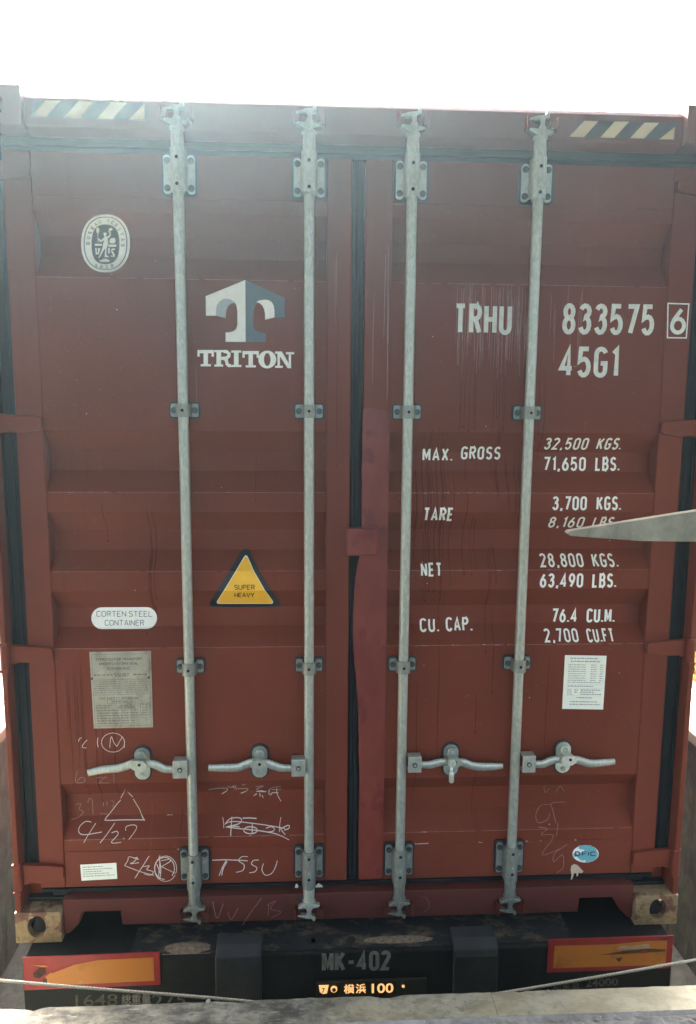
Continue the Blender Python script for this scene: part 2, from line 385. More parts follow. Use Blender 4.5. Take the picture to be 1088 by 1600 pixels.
def stroke_text(mb, txt, x0, x1, z0, z1, t, m, shear=0, gap=.17, w=.40):
    """condensed stencil lettering filling x0..x1 / z0..z1, t = stroke / height"""
    H = z1-z0; th = t*H; adv = 0; items = []
    for ch in txt:
        if ch == ' ': adv += .3; continue
        g, wd = glyph(ch, w); items.append((g, adv)); adv += wd+t+gap
    tot = adv-gap-t; sx = (x1-x0-th)/tot; hh = H-th; k = 0
    for g, a in items:
        for typ, pts in g:
            P = [(x0+th/2+(a+px)*sx+shear*pz*hh, z0+th/2+pz*hh) for px, pz in pts]
            mb.ribbon(P, th, -.00009*(k % 9), m, typ == 'c'); k += 1
def font_mesh(txt, bold=0):
    cu = bpy.data.curves.new('t', 'FONT'); cu.body = txt; cu.size = 1; cu.offset = bold; cu.resolution_u = 4
    o = bpy.data.objects.new('t', cu); COL.objects.link(o)
    me = bpy.data.meshes.new_from_object(o.evaluated_get(bpy.context.evaluated_depsgraph_get()))
    V = [(v.co.x, v.co.y) for v in me.vertices]; F = [tuple(p.vertices) for p in me.polygons]
    bpy.data.objects.remove(o); bpy.data.curves.remove(cu); bpy.data.meshes.remove(me)
    return V, F
def font_text(mb, txt, fn, m, y=-.0004, bold=0):
    """fn maps normalised (s, t) of the text's box onto (x, z)"""
    V, F = font_mesh(txt, bold)
    if not V: return
    x0 = min(v[0] for v in V); x1 = max(v[0] for v in V); y0 = min(v[1] for v in V); y1 = max(v[1] for v in V)
    P = [fn((v[0]-x0)/(x1-x0), (v[1]-y0)/(y1-y0)) for v in V]
    mb.add([(p[0], y, p[1]) for p in P], F, m)
def stroke_px(mb, txt, c, m, t=.12, w=.62, y=-.0004, gap=.14, f=None):
    # strokes set in a unit box, then laid in the measured quad
    tmp = MB(); H = 1.0; asp = None; fn = quad_px(c, f or Sf); A, B, D = fn(0, 0), fn(1, 0), fn(0, 1); ht = math.dist(A, D); wd = math.dist(A, B)
    stroke_text(tmp, txt, 0, wd, 0, ht, t, m, 0, gap, w); mb.add([((q := fn(v[0]/wd, v[2]/ht))[0], y+v[1], q[1]) for v in tmp.v], tmp.f, m)
def rect(x0, x1, z0, z1): return lambda s, t: (x0+(x1-x0)*s, z0+(z1-z0)*t)
def quad_px(c, f=Sf):
    """bilinear box from four photo corners TL TR BR BL"""
    q = [f(*p) for p in c]
    def g(s, t):
        return tuple((q[3][i]*(1-s)+q[2][i]*s)*(1-t)+(q[0][i]*(1-s)+q[1][i]*s)*t for i in (0, 1))
    return g

# ================================================================== THE CONTAINER
BOX = thing('shipping_container', 'tall oxide-red corrugated steel shipping container, doors shut, seen square from its rear end', 'container')
HW, HZ, LEN = 1.219, 2.896, 12.19
def slot(cx, cz, rx, rz, n=28, k=.0): return [(cx+rx*math.cos(2*math.pi*i/n), cz+rz*math.sin(2*math.pi*i/n)) for i in range(n)]
def holed(mb, x0, x1, z0, z1, cx, cz, rx, rz, fr, m, dpt):
    """rectangular plate with an oval hole; fr(a, b, d) puts plate coords in space"""
    n = 28; hole = slot(cx, cz, rx, rz, n); out = []
    for i in range(n):
        dx, dz = math.cos(2*math.pi*i/n), math.sin(2*math.pi*i/n)
        tx = ((x1-cx)/dx if dx > 1e-9 else (x0-cx)/dx if dx < -1e-9 else 1e9); tz = ((z1-cz)/dz if dz > 1e-9 else (z0-cz)/dz if dz < -1e-9 else 1e9)
        t = min(tx, tz); out.append((cx+dx*t, cz+dz*t))
    for cnr in ((x0, z0), (x0, z1), (x1, z0), (x1, z1)):        # snap nearest to the corners
        j = min(range(n), key=lambda i: (out[i][0]-cnr[0])**2+(out[i][1]-cnr[1])**2); out[j] = cnr
    V = [fr(a, b, 0) for a, b in out]+[fr(a, b, 0) for a, b in hole]+[fr(a, b, dpt) for a, b in out]+[fr(a, b, dpt) for a, b in hole]
    F = []
    for i in range(n):
        j = (i+1) % n
        F += [(i, j, n+j, n+i), (2*n+i, 3*n+i, 3*n+j, 2*n+j), (n+i, n+j, 3*n+j, 3*n+i), (i, 2*n+i, 2*n+j, j)]
    mb.add(V, F, m)
def corner_casting(sx, z0, y0, sy, m, label=None):
    mb = MB(); xo = sx*HW; xi = sx*(HW-.162); a, b = min(xo, xi), max(xo, xi)
    holed(mb, a, b, z0, z0+.118, (a+b)/2+sx*.005, z0+.062, .032, .043, lambda p, q, d: (p, y0+sy*d, q), m, .028)
    ya, yb = sorted((y0+sy*.0285, y0+sy*.178))
    holed(mb, ya, yb, z0, z0+.118, (ya+yb)/2, z0+.06, .040, .027, lambda p, q, d: (xo-sx*d, p, q), m, .03)
    zt, zb = (z0+.118, z0)
    mb.box(min(xi, xo-sx*.031), max(xi, xo-sx*.031), ya, yb, zt-.028, zt-.0005, m)
    mb.box(min(xi, xo-sx*.031), max(xi, xo-sx*.031), ya, yb, zb+.0005, zb+.02, m)
    a1, b1 = sorted((xi+sx*.006, xo-sx*.032)); mb.box(a1, b1, *sorted((y0+sy*.125, y0+sy*.13)), z0+.021, z0+.089, 'hole'); a3, b3 = sorted((xi, xi+sx*.0018)); mb.box(a3, b3, *sorted((y0+sy*.0286, y0+sy*.178)), z0+.0202, z0+.0898, m); a2, b2 = sorted((xi+sx*.002, xi+sx*.006)); mb.box(a2, b2, *sorted((y0+sy*.029, y0+sy*.124)), z0+.021, z0+.089, 'hole'); mb.box(a1, b1, *sorted((y0+sy*.029, y0+sy*.124)), z0+.0205, z0+.024, 'hole')  # black lining puts the shade inside the casting into the colour
    return mb.build('corner_casting', BOX, .006, 2, label=label)
corner_casting(-1, 0, 0, 1, 'casting', 'cream corner casting with flaking paint, lower left')
corner_casting(1, 0, 0, 1, 'casting', 'cream corner casting with flaking paint, lower right')
for sx in (-1, 1):
    corner_casting(sx, HZ-.118, 0, 1, 'casting_top'); corner_casting(sx, 0, LEN, -1, 'casting_top'); corner_casting(sx, HZ-.118, LEN, -1, 'casting_top')
for sx in (-1, 1):
    mb = MB(); xs = lambda a, b: (min(sx*a, sx*b), max(sx*a, sx*b))
    mb.box(*xs(1.196, 1.216), .004, .165, .1185, HZ-.1185, 'red_frame')
    mb.box(*xs(1.146, 1.1955), .088, .16, .1185, HZ-.1185, 'red_frame')
    mb.build('corner_post', BOX, .004)
    mb = MB(); mb.box(*xs(1.144, 1.1955), .064, .0875, .19, 2.775, 'rubber')
    mb.box(*xs(1.156, 1.166), .060, .0635, .19, 2.775, 'rubber'); mb.box(*xs(1.184, 1.1945), .054, .0635, .19, 2.775, 'rubber')
    mb.build('door_gasket', BOX, .003)
    mb = MB(); n = 44; pitch = (LEN-.36)/n; V = []; 
    for i in range(n):                                    # corrugated side wall
        y = .17+i*pitch
        for dy, d in ((0, 0), (.26, 0), (.5, .036), (.76, .036)): V.append((y+dy*pitch, d))
    V.append((LEN-.17, 0)); P = [(sx*(1.212-d), y, z) for z in (.15, 2.83) for y, d in V]; k = len(V)
    mb.add(P, [(i, i+1, k+i+1, k+i) for i in range(k-1)], 'red'); mb.build('side_panel', BOX)
    mb = MB(); mb.box(*xs(1.15, 1.214), .1785, LEN-.1785, 2.83, 2.89, 'red_frame'); mb.box(*xs(1.15, 1.214), .1785, LEN-.1785, .02, .15, 'red_frame')
    mb.build('side_rail', BOX, .004)
mb = MB(); mb.box(-1.148, 1.148, .19, LEN-.05, 2.855, 2.872, 'red'); mb.build('roof', BOX)
mb = MB(); mb.box(-1.148, 1.148, .19, LEN-.05, .10, .145, 'chassis'); mb.build('floor_frame', BOX)
mb = MB(); mb.box(-1.19, 1.19, LEN-.05, LEN-.01, .12, 2.78, 'red'); mb.build('front_wall', BOX)
# header
mb = MB()
mb.add([(x, y, z) for x in (-1.0565, 1.0565) for y, z in ((.062, 2.767), (.026, 2.785), (.026, 2.868), (.045, 2.886), (.185, 2.886), (.185, 2.767))],
       [(0, 1, 7, 6), (1, 2, 8, 7), (2, 3, 9, 8), (3, 4, 10, 9), (4, 5, 11, 10), (5, 0, 6, 11), (0, 5, 4, 3, 2, 1), (6, 7, 8, 9, 10, 11)], 'red_rail')
mb.build('door_header', BOX, .003)
mb = MB(); mb.box(-1.1435, 1.1435, .067, .10, 2.722, 2.7665, 'rubber'); mb.box(-1.1435, 1.1435, .058, .0665, 2.738, 2.752, 'rubber'); mb.build('header_gasket', BOX, .002)
# hazard tapes
def px_poly(pts, sc, ox, oy, f): return [f(ox+a/sc, oy+b/sc) for a, b in pts]
Hf = lambda u, v: W(u, v, .026)
mb = MB()
tp = px_poly([(146, 248), (684, 266), (684, 186), (160, 170)], 3.022, 0, 100, Hf)
mb.prism(tp, .0255, None, 'tape')
for q in ([(148,247),(218,248),(290,172),(215,171)], [(303,252),(378,253),(442,178),(370,175)], [(460,258),(533,260),(598,183),(525,180)], [(608,262),(682,265),(682,187)]):
    mb.prism(px_poly(q, 3.022, 0, 100, Hf), .0250, None, 'stripe')
mb.build('hazard_tape', BOX, label='faded yellow and black hazard tape on left of header')
mb = MB(); tp = px_poly([(500, 336), (986, 350), (1000, 276), (560, 261)], 2.957, 720, 100, Hf); mb.prism(tp, .0255, None, 'tape')
for q in ([(503,335),(570,338),(637,264),(572,262)], [(645,339),(710,341),(778,267),(712,265)], [(783,342),(848,344),(917,272),(850,270)], [(918,347),(985,349),(990,290)]):
    mb.prism(px_poly(q, 2.957, 720, 100, Hf), .0250, None, 'stripe')
mb.build('hazard_tape', BOX, label='faded yellow and black hazard tape on right of header')
# sill
mb = MB(); prof = [(-1.0555, .150), (1.0555, .150), (1.0555, .014), (1.036, .018), (.998, .060), (.975, .101), (.849, .101), (.846, .045), (-.846, .045), (-.850, .101), (-.985, .101), (-1.0, .055), (-1.036, .018), (-1.0555, .014)]
mb.prism(prof, .020, .16, 'sill'); mb.build('door_sill', BOX, .004)
mb = MB(); mb.box(-1.1435, 1.1435, .072, .11, .1505, .178, 'rubber'); mb.box(-1.14, 1.14, .056, .0715, .156, .170, 'rubber'); mb.build('sill_gasket', BOX, .002)
for sx in (-1, 1):
    mb = MB(); a, b = sorted((sx*1.0575, sx*1.1955)); mb.box(a, b, .095, .165, .1185, .19, 'sill'); mb.box(a, b, .06, .0945, .119, .134, 'chassis')
    a, b = sorted((sx*1.04, sx*1.10)); mb.box(a, b, .05, .0945, .148, .171, 'rubber'); mb.build('sill_end_bracket', BOX, .003)
mb = MB()                                                       # thin stub of wire on the roof edge
a = W(200, 147, .05); mb.tube([(a[0], .05, 2.884), (a[0]-.003, .05, 2.915), (a[0]-.006, .05, 2.937), (a[0]+.004, .05, 2.955)], .0022, 'bolt', 6); mb.build('wire_stub', BOX)

# ------------------------------------------------------------------ doors
def make_door(Xs, left):
    mb = MB(); x0, x1 = Xs[1]-.004, Xs[2]+.004
    nx = 16; V = []; 
    P = [(PROF[0][0]+.006, YP)]+PROF[1:-1]+[(PROF[-1][0]-.006, YP)]
    for z, y in P:
        for i in range(nx+1):
            x = x0+(x1-x0)*i/nx; V.append((x, y+.0012*math.sin(x*7+z*5)*math.sin(math.pi*i/nx), z))
    F = [(j*(nx+1)+i+1, j*(nx+1)+i, (j+1)*(nx+1)+i, (j+1)*(nx+1)+i+1) for j in range(len(P)-1) for i in range(nx)]
    F = [f[::-1] for f in F]
    mb.add(V, F, 'red')
    mb.box(x0, x1, .118, .125, DZ[0], DZ[1], 'red')
    door = mb.build('door', BOX, label='left container door with corrugated red panel' if left else 'right container door with corrugated red panel')
    for i, (a, b) in enumerate(((Xs[0], Xs[1]), (Xs[2], Xs[3]))):
        mb = MB(); mb.box(a, b, YF, .115, DZ[0], DZ[1], 'red_frame'); mb.build('frame_stile', door, .004, 3)
    mb = MB(); mb.box(Xs[1]+.001, Xs[2]-.001, YF+.0003, .115, PROF[0][0], DZ[1]-.001, 'red_frame'); mb.build('frame_rail', door, .002)
    mb = MB(); mb.box(Xs[1]+.001, Xs[2]-.001, YF+.0003, .115, DZ[0]+.001, PROF[-1][0], 'red_frame'); mb.build('frame_rail', door, .002)
    # hinges
    s = -1 if left else 1
    for zc, hh in ((2.655, .030), (1.857, .031), (1.066, .031), (.245, .036)):
        mb = MB()
        pts = [(s*1.215, zc-hh-.005), (s*1.190, zc-hh-.004), (s*1.165, zc-hh+.004), (s*1.12, zc-hh+.002), (s*1.075, zc-hh+.008), (s*1.054, zc-hh+.014), (s*1.051, zc-hh+.018),
               (s*1.051, zc+hh-.014), (s*1.056, zc+hh-.010), (s*1.10, zc+hh-.004), (s*1.165, zc+hh), (s*1.19, zc+hh+.002), (s*1.215, zc+hh+.002)]
        mb.prism(pts, .030, .0495, 'red_frame')
        mb.cyl((s*1.206, .018, zc-hh-.012), .0155, hh*2+.020, 'Z', 16, 'red_frame')
        a, b = sorted((s*1.192, s*1.2205)); mb.box(a, b, .001, .030, zc+hh+.009, zc+hh+.020, 'red_frame'); mb.box(a, b, .001, .030, zc-hh-.024, zc-hh-.013, 'red_frame')
        mb.build('hinge', door, .004, 2)
    return door
LD = make_door(LX, True); RD = make_door(RX, False)
mb = MB(); mb.box(-.0255, .0175, .074, .10, .178, 2.722, 'rubber'); mb.box(-.019, -.008, .062, .0735, .178, 2.722, 'rubber'); mb.box(-.001, .011, .066, .0735, .178, 2.722, 'rubber')
mb.build('centre_gasket', BOX, .003)
# repainted strip running over the gasket
mb = MB(); le = [(1.915, .020), (1.90, .0165), (1.7, .0155), (1.55, .0165), (1.43, .016), (1.395, .008), (1.37, .004), (1.33, -.004), (1.25, -.008), (1.12, -.011), (1.02, -.004), (.92, .006), (.80, .012), (.66, .0145), (.62, .019), (.50, .0175), (.35, .016), (.19, .019)]
fr = [(.186, .107), (.30, .1085), (.8, .108), (1.2, .109), (1.6, .1085), (1.88, .1088), (1.908, .10), (1.914, .075), (1.918, .05)]
L2 = []
for (z, x), (z2, x2) in zip(le, le[1:]):
    for k in range(4): L2.append((x+(x2-x)*k/4+random.uniform(-.0012, .0012), z+(z2-z)*k/4))
L2.append((le[-1][1], le[-1][0]))
mb.prism(L2+[(x, z) for z, x in fr], YF-.0022, YF+.0005, 'fresh', back=False)
mb.build('repainted_strip', RD, label='fresh crimson repaint on inner stile of right door')
mb = MB(); c = [W(*q, .02) for q in ((542, 826), (592, 826), (592, 869), (542, 869))]; x0, x1, z0, z1 = c[0][0], c[1][0], c[3][1], c[0][1]
mb.box(x0, x1, .018, .046, z0, z1, 'fresh'); o = mb.build('seal_cover_plate', RD, .008, 3)
mb = MB(); 
# runs of paint and rain
def run(mb, x, zt, zb, wd, m, amp=.004, beads=True):
    n = max(4, int((zt-zb)/.03)); pts = []; xx = x
    for i in range(n+1): xx += random.uniform(-amp, amp)*.5; pts.append((xx, zt-(zt-zb)*i/n))
    mb.ribbon(pts, wd, -.0001*random.random(), m, taper=True)
    if beads: mb.prism([(xx+wd*.9*math.cos(a), zb+wd*1.6*math.sin(a)) for a in [2*math.pi*i/8 for i in range(8)]], -.00015, None, m)
mb = MB()
for i in range(16): run(mb, random.uniform(.34, .60), random.uniform(2.03, 2.1), random.uniform(1.84, 1.90), .0034, 'drip')
for i in range(30): run(mb, random.uniform(.20, .60), random.uniform(1.70, 1.86), random.uniform(1.15, 1.55), random.uniform(.0026, .0046), 'drip')
for x, a, b in ((.58, 2.02, 1.80), (.625, 2.04, 1.84), (.645, 2.05, 1.75), (.47, 1.5, 1.05), (.50, 1.2, .9), (.59, 1.5, 1.2), (.30, 1.1, .62), (.70, 1.05, .6), (.22, .95, .5), (.45, .6, .33), (.44, .9, .75)): run(mb, x, a, b, .0038, 'drip', .003)
drape(mb.build('rain_runs', RD, kind='stuff'), .0008)
mb = MB()
for i in range(60): run(mb, random.uniform(.33, .60), random.uniform(2.22, 2.34), random.uniform(2.02, 2.2), random.uniform(.0014, .0030), 'drip_w', .003, False)
for i in range(9): run(mb, random.uniform(.64, .76), random.uniform(2.25, 2.34), random.uniform(2.05, 2.2), .0016, 'drip_w', .002, False)
for x, a, b in ((.094, 2.45, 1.93), (.088, 2.42, 2.15), (.098, 2.3, 1.95), (.05, 2.3, 2.0)): run(mb, x, a, b, .0022, 'drip_w', .002, False)
drape(mb.build('pale_runs', RD, kind='stuff'), .0009)
mb = MB()
for i in range(16): run(mb, random.uniform(-1.02, -.82), random.uniform(.95, 1.07), random.uniform(.4, .8), random.uniform(.0014, .0034), 'drip', .003)
for x, a, b, t in ((-.72, 1.57, 1.24, .006), (-.705, 1.57, 1.25, .005), (-.715, 1.42, 1.20, .012), (-.87, 1.6, 1.45, .003), (-.74, 1.2, 1.12, .003), (-.075, 2.3, 1.72, .003), (-.35, 1.75, 1.6, .003), (-.2, 1.1, .9, .002), (-.63, .58, .3, .003), (-.92, .75, .4, .003)): run(mb, x, a, b, t, 'drip', .003)
for x, a, b in ((-.075, 2.42, 2.25), (-.08, 2.40, 2.2), (-.545, 2.06, 1.9)): run(mb, x, a, b, .0014, 'drip_w', .002, False)
mb.add(*[[(-.001*0, 0, 0)]*0, []], 'drip')
drape(mb.build('rain_runs', LD, kind='stuff'), .0008)

# ------------------------------------------------------------------ lettering on the right door
def word(parent, name, txt, u0, u1, v0, v1, t=.155, m='white', shear=0, label=None, w=.40):
    x0 = Sf(u0, (v0+v1)/2)[0]; x1 = Sf(u1, (v0+v1)/2)[0]; z1 = Sf((u0+u1)/2, v0)[1]; z0 = Sf((u0+u1)/2, v1)[1]
    mb = MB(); stroke_text(mb, txt, x0, x1, z0, z1, t, m, shear, w=w)
    o = drape(mb.build(name, parent)); 
    if label: o['label'] = label
    return o
s_ = 2.957
word(RD, 'lettering', 'TRHU', 709.5, 800, 474.5, 523, .15, 'white2', label='lettering TRHU'); word(RD, 'lettering', '833575', 879, 1022.7, 474.5, 523.5, .15, 'white2', label='number 833575')
word(RD, 'lettering', '45G1', 874, 967, 541.5, 590, .15, 'white2', label='lettering 45G1')
mb = MB(); a = Sf(1044, 474); b = Sf(1076.5, 475); c = Sf(1072.5, 528); d = Sf(1043, 527.5)
mb.ribbon([a, b, c, d], .0045, 0, 'white2', True); p0 = Sf(1049, 480); p1 = Sf(1071, 523)
stroke_text(mb, '6', p0[0], p1[0], p1[1], p0[1], .15, 'white2'); drape(mb.build('lettering', RD, label='boxed check digit 6'))
rows = [('32,500', 388, 590, 692, 747, 450, 'KGS.', 632, 747), ('71,650', 382, 578, 780, 845, 450, 'LBS.', 622, 735), ('3,700', 423, 583, 962, 1027, 450, 'KGS.', 628, 742),
        ('8,160', 408, 570, 22, 72, 800, 'LBS.', 612, 722), ('28,800', 365, 565, 190, 255, 800, 'KGS.', 607, 724), ('63,490', 366, 566, 283, 349, 800, 'LBS.', 608, 720),
        ('76.4', 421, 540, 445, 510, 800, 'CU.M.', 582, 712), ('2,700', 385, 542, 537, 602, 800, 'CU.FT', 583, 708)]
for t1, a, b, ya, yb, oy, t2, c, d in rows:
    word(RD, 'lettering', t1, 720+a/s_, 720+b/s_, oy+ya/s_, oy+yb/s_, .15, label='lettering '+t1)
    word(RD, 'lettering', t2, 720+c/s_, 720+d/s_, oy+ya/s_, oy+yb/s_, .15, label='lettering '+t2)
for t1, a, b, ya, yb in (('MAX.', 660.4, 707, 699.8, 720.4), ('GROSS', 720.5, 782, 697.5, 718), ('TARE', 662, 709, 793, 814), ('NET', 658, 691, 879, 900.6), ('CU.', 656, 685.5, 965.8, 987.6), ('CAP.', 696.5, 737.5, 964, 986.5)):
    word(RD, 'lettering', t1, a, b, ya, yb, .15, label='lettering '+t1)

# ------------------------------------------------------------------ maker's emblem and name
def px(pts, sc=6.044, ox=300, oy=420, f=Sf): return [f(ox+a/sc, oy+b/sc) for a, b in pts]
mb = MB()
mb.prism(px([(506,105),(130,258),(133,442),(228,443),(228,395),(236,345),(262,305),(295,286),(325,282),(365,288),(398,308),(420,345),(429,395),(430,530),(418,568),(390,590),(355,598),(318,601),(318,688),(508,690)]), -.0001, None, 'white')
mb.prism(px([(229,443),(229,395),(237,345),(263,305),(295,287),(325,283),(365,289),(392,304),(405,322),(370,328),(340,355),(325,395),(320,430),(320,466)]), -.0002, None, 'shade')
mb.prism(px([(510,107),(876,274),(877,458),(780,460),(780,392),(772,345),(755,315),(728,298),(692,291),(655,297),(620,320),(597,355),(584,400),(580,535),(590,565),(612,588),(650,602),(702,606),(700,692),(511,690)]), -.0001, None, 'teal')
mb.prism(px([(608,312),(640,296),(692,290),(728,297),(755,314),(772,345),(780,392),(780,459),(692,480),(690,420),(682,380),(664,345),(640,325)]), -.0002, None, 'white')
drape(mb.build('company_emblem', LD, label='white and grey T shaped emblem'), .0012)
mb = MB()
def bx(x0, x1, y0, y1, k=0): mb.prism(px([(x0, y0), (x1, y0), (x1, y1), (x0, y1)]), -.00012*k, None, 'white')
dT = 6  # letters drift down slightly to the right
for ox, oy in ((0, 0), (425, 10)):
    bx(52+ox, 208+ox, 766+oy, 797+oy); bx(52+ox, 74+ox, 797+oy, 829+oy); bx(186+ox, 208+ox, 797+oy, 829+oy); bx(110+ox, 152+ox, 797+oy, 900+oy); bx(83+ox, 180+ox, 900+oy, 921+oy)
bx(212, 300, 767, 787); bx(232, 276, 787, 903); bx(212, 296, 903, 923)
mb.ribbon(px([(300,780),(330,782),(350,800),(350,822),(330,842),(276,846)]), .0105, 0, 'white'); mb.ribbon(px([(300,846),(325,860),(333,900),(350,914),(370,914)]), .0105, -.0002, 'white')
bx(372, 466, 770, 791); bx(398, 441, 791, 907); bx(372, 468, 907, 927)
mb.prism(px([(712+85*math.cos(a), 855+84*math.sin(a)) for a in np.linspace(0, 2*math.pi, 29)[:-1]]+[]), 0, None, 'white') if False else None
ring_o = [(712+85*math.cos(a), 856+84*math.sin(a)) for a in np.linspace(0, 2*math.pi, 33)[:-1]]; ring_i = [(712+31*math.cos(a), 856+61*math.sin(a)) for a in np.linspace(0, 2*math.pi, 33)[:-1]]
o_, i_ = px(ring_o), px(ring_i); n = 32
mb.add([(p[0], 0, p[1]) for p in o_+i_], [(k, n+k, n+(k+1) % n, (k+1) % n) for k in range(n)], 'white')
bx(786, 850, 780, 801); bx(808, 832, 801, 915); bx(786, 858, 915, 935); bx(888, 966, 786, 807); bx(915, 937, 807, 938)
mb.prism(px([(808,790),(850,781),(942,938),(905,938)]), -.0003, None, 'white')
drape(mb.build('lettering', LD, label='slab lettering TRITON'), .0012)

# oval classification badge
mb = MB(); g = lambda pts: px(pts, 9.89, 110, 320)
def sup(cx, cz, rx, rz, e=2.5, n=48): return [(cx+rx*math.copysign(abs(math.cos(a))**(2/e), math.cos(a)), cz+rz*math.copysign(abs(math.sin(a))**(2/e), math.sin(a))) for a in np.linspace(0, 2*math.pi, n+1)[:-1]]
CX, CY = 545, 595
mb.prism(g(sup(CX, CY, 378, 448, 2.25)), 0, None, 'white'); mb.prism(g(sup(CX, CY, 338, 412, 2.3)), -.00015, None, 'grey_ink')
mb.prism(g(sup(CX, CY, 322, 398, 2.3)), -.0003, None, 'white'); mb.prism(g(sup(CX, CY+15, 215, 306, 2.6)), -.00045, None, 'grey_ink')
def on_path(txt, rx, rz, a0, a1, size, flip=False):
    chars = list(txt)
    for i, ch in enumerate(chars):
        if ch == ' ': continue
        a = R(a0+(a1-a0)*i/(len(chars)-1)); cx, cy = CX+rx*math.cos(a), CY-rz*math.sin(a)
        th = math.atan2(math.sin(a)/rz, math.cos(a)/rx)-math.pi/2+(math.pi if flip else 0); wd = size*(.16 if ch in 'I1' else .72)
        def fn(s, t, cx=cx, cy=cy, th=th, wd=wd):
            p, q = (s-.5)*wd, (t-.5)*size; return Sf(110+(cx+p*math.cos(th)-q*math.sin(th))/9.89, 320+(cy-p*math.sin(th)-q*math.cos(th))/9.89)
        font_text(mb, ch, fn, 'grey_ink', -.00045, .012)
on_path('BUREAU VERITAS', 270, 352, 180, -5, 58)
for i, ch in enumerate('1828'):
    cx, cy = 400+i*82, 950+(-8 if i in (0, 3) else 6)
    font_text(mb, ch, (lambda s, t, cx=cx, cy=cy: Sf(110+(cx+(s-.5)*(20 if i == 0 else 44))/9.89, 320+(cy-(t-.5)*56)/9.89)), 'grey_ink', -.00045, .012)
wk = lambda pts: mb.prism(g(pts), -.0006-.00005*random.random(), None, 'white')
wk([(515,430),(560,430),(560,470),(545,480),(580,500),(585,610),(560,680),(560,780),(595,790),(595,810),(530,812),(540,700),(530,680),(465,800),(440,825),(430,818),(465,760),(500,660),(510,600),(520,545),(475,580),(425,530),(415,500),(480,545),(525,500),(530,480),(515,470)])
wk([(575,490),(610,465),(605,430),(585,415),(600,395),(625,430),(625,475),(590,515)]); wk(sup(625, 380, 30, 24, 2, 12)); wk(sup(425, 395, 26, 48, 2, 12)); wk([(418,440),(435,440),(430,500),(440,575),(425,575)])
wk([(380,602),(490,602),(490,632),(380,632)]); wk([(592,615),(712,615),(712,648),(592,648)]); wk([(600,575),(625,515),(690,510),(700,570),(680,598),(630,598)])
wk([(385,665),(410,665),(410,740),(430,740),(430,670),(465,670),(455,720),(440,765),(395,765)]); wk([(585,665),(612,665),(612,755),(585,755)]); wk([(640,675),(695,675),(690,700),(650,700),(690,770),(690,805),(625,800),(625,785),(665,785),(630,720)])
wk([(445,855),(500,850),(500,835),(575,832),(575,850),(615,855),(600,880),(470,882)])
drape(mb.build('classification_badge', LD, label='oval classification badge with a standing figure'), .0012)

# warning triangle
mb = MB()
def rtri(c, r):                                             # rounded triangle from three px corners
    out = []; n = 3
    for i in range(3):
        p, a, b = Vector(c[i]), Vector(c[i-1]), Vector(c[(i+1) % 3]); d1 = (a-p).normalized(); d2 = (b-p).normalized()
        for k in range(7):
            t = k/6; q0 = p+d1*r; q1 = p+d2*r; out.append(tuple((q0*(1-t)**2+p*2*t*(1-t)+q1*t**2)))
    return out
mb.prism([Sf(*p) for p in rtri([(384, 850), (443, 949), (323, 949)], 14)], 0, None, 'black')
mb.prism([Sf(*p) for p in rtri([(384.5, 867), (427.5, 942.3), (338.5, 942.3)], 6)], -.0003, None, 'yellow')
mb.prism([Sf(*p) for p in rtri([(384.5, 865), (429, 943.3), (337, 943.3)], 6)], -.00015, None, 'white')
stroke_px(mb, 'SUPER', [(366, 913.5), (398.5, 913.5), (398.5, 921.5), (366, 921.5)], 'black', .15, .7, -.0005)
stroke_px(mb, 'HEAVY', [(366.5, 926), (398, 926), (398, 933.2), (366.5, 933.2)], 'black', .16, .75, -.0005)
drape(mb.build('warning_sticker', LD, label='yellow triangular sticker SUPER HEAVY'), .0014)
# corten label
mb = MB(); pts = []
for a in range(0, 181, 12): pts.append((229+16.5*math.cos(R(90-a)), 965.5-17*math.sin(R(90-a))))
for a in range(0, 181, 12): pts.append((159.5+16.5*math.cos(R(270-a)), 965.8-17*math.sin(R(270-a))))
mb.prism([Sf(*p) for p in pts], 0, None, 'white')
stroke_px(mb, 'CORTEN STEEL', [(151, 954.5), (238, 954.5), (238, 963.5), (151, 963.5)], 'grey_ink', .10, .68, -.0003, .2)
stroke_px(mb, 'CONTAINER', [(164, 968.5), (225.5, 968.5), (225.5, 977.5), (164, 977.5)], 'grey_ink', .10, .66, -.0003, .18)
drape(mb.build('material_sticker', LD, label='white rounded sticker CORTEN STEEL CONTAINER'), .0014)
# data plate
def dashes(mb, fn, rows, m, y=-.0006, h=.012, rnd=random.Random(3)):
    for t, segs in rows:
        for s0, s1 in segs:
            s = s0
            while s < s1:
                L = rnd.uniform(.03, .075); e = min(s1, s+L); n = max(1, int((e-s)/.012))
                for k in range(n):
                    a = s+(e-s)*k/n; b = a+(e-s)/n*.72; hh = h*rnd.uniform(.55, 1)
                    P = [fn(a, t-hh/2), fn(b, t-hh/2), fn(b, t+hh/2), fn(a, t+hh/2)]; mb.add([(p[0], y, p[1]) for p in P], [(0, 1, 2, 3)], m)
                s = e+.014
fn = quad_px([(140, 1018.5), (236, 1017), (239.5, 1136), (147, 1138)])
mb = MB(); mb.prism([fn(0, 0), fn(1, 0), fn(1, 1), fn(0, 1)], -.002, .001, 'plate', back=False)
sub = lambda s0, s1, t0, t1: (lambda s, t: fn(s0+(s1-s0)*s, t0+(t1-t0)*t))
lin = lambda s0, t0, s1, t1, wd=.0011: mb.ribbon([fn(s0, t0), fn(s1, t1)], wd, -.0024, 'grey_ink')
SP = lambda t, a, b, c_, d: stroke_px(mb, t, [(a, d), (b, d), (b, c_), (a, c_)], 'grey_ink', .17, .6, -.0026, .16, fn)
SP('APPROVED FOR TRANSPORT', .09, .86, .885, .920); SP('UNDER CUSTOMS SEAL', .15, .79, .828, .863)
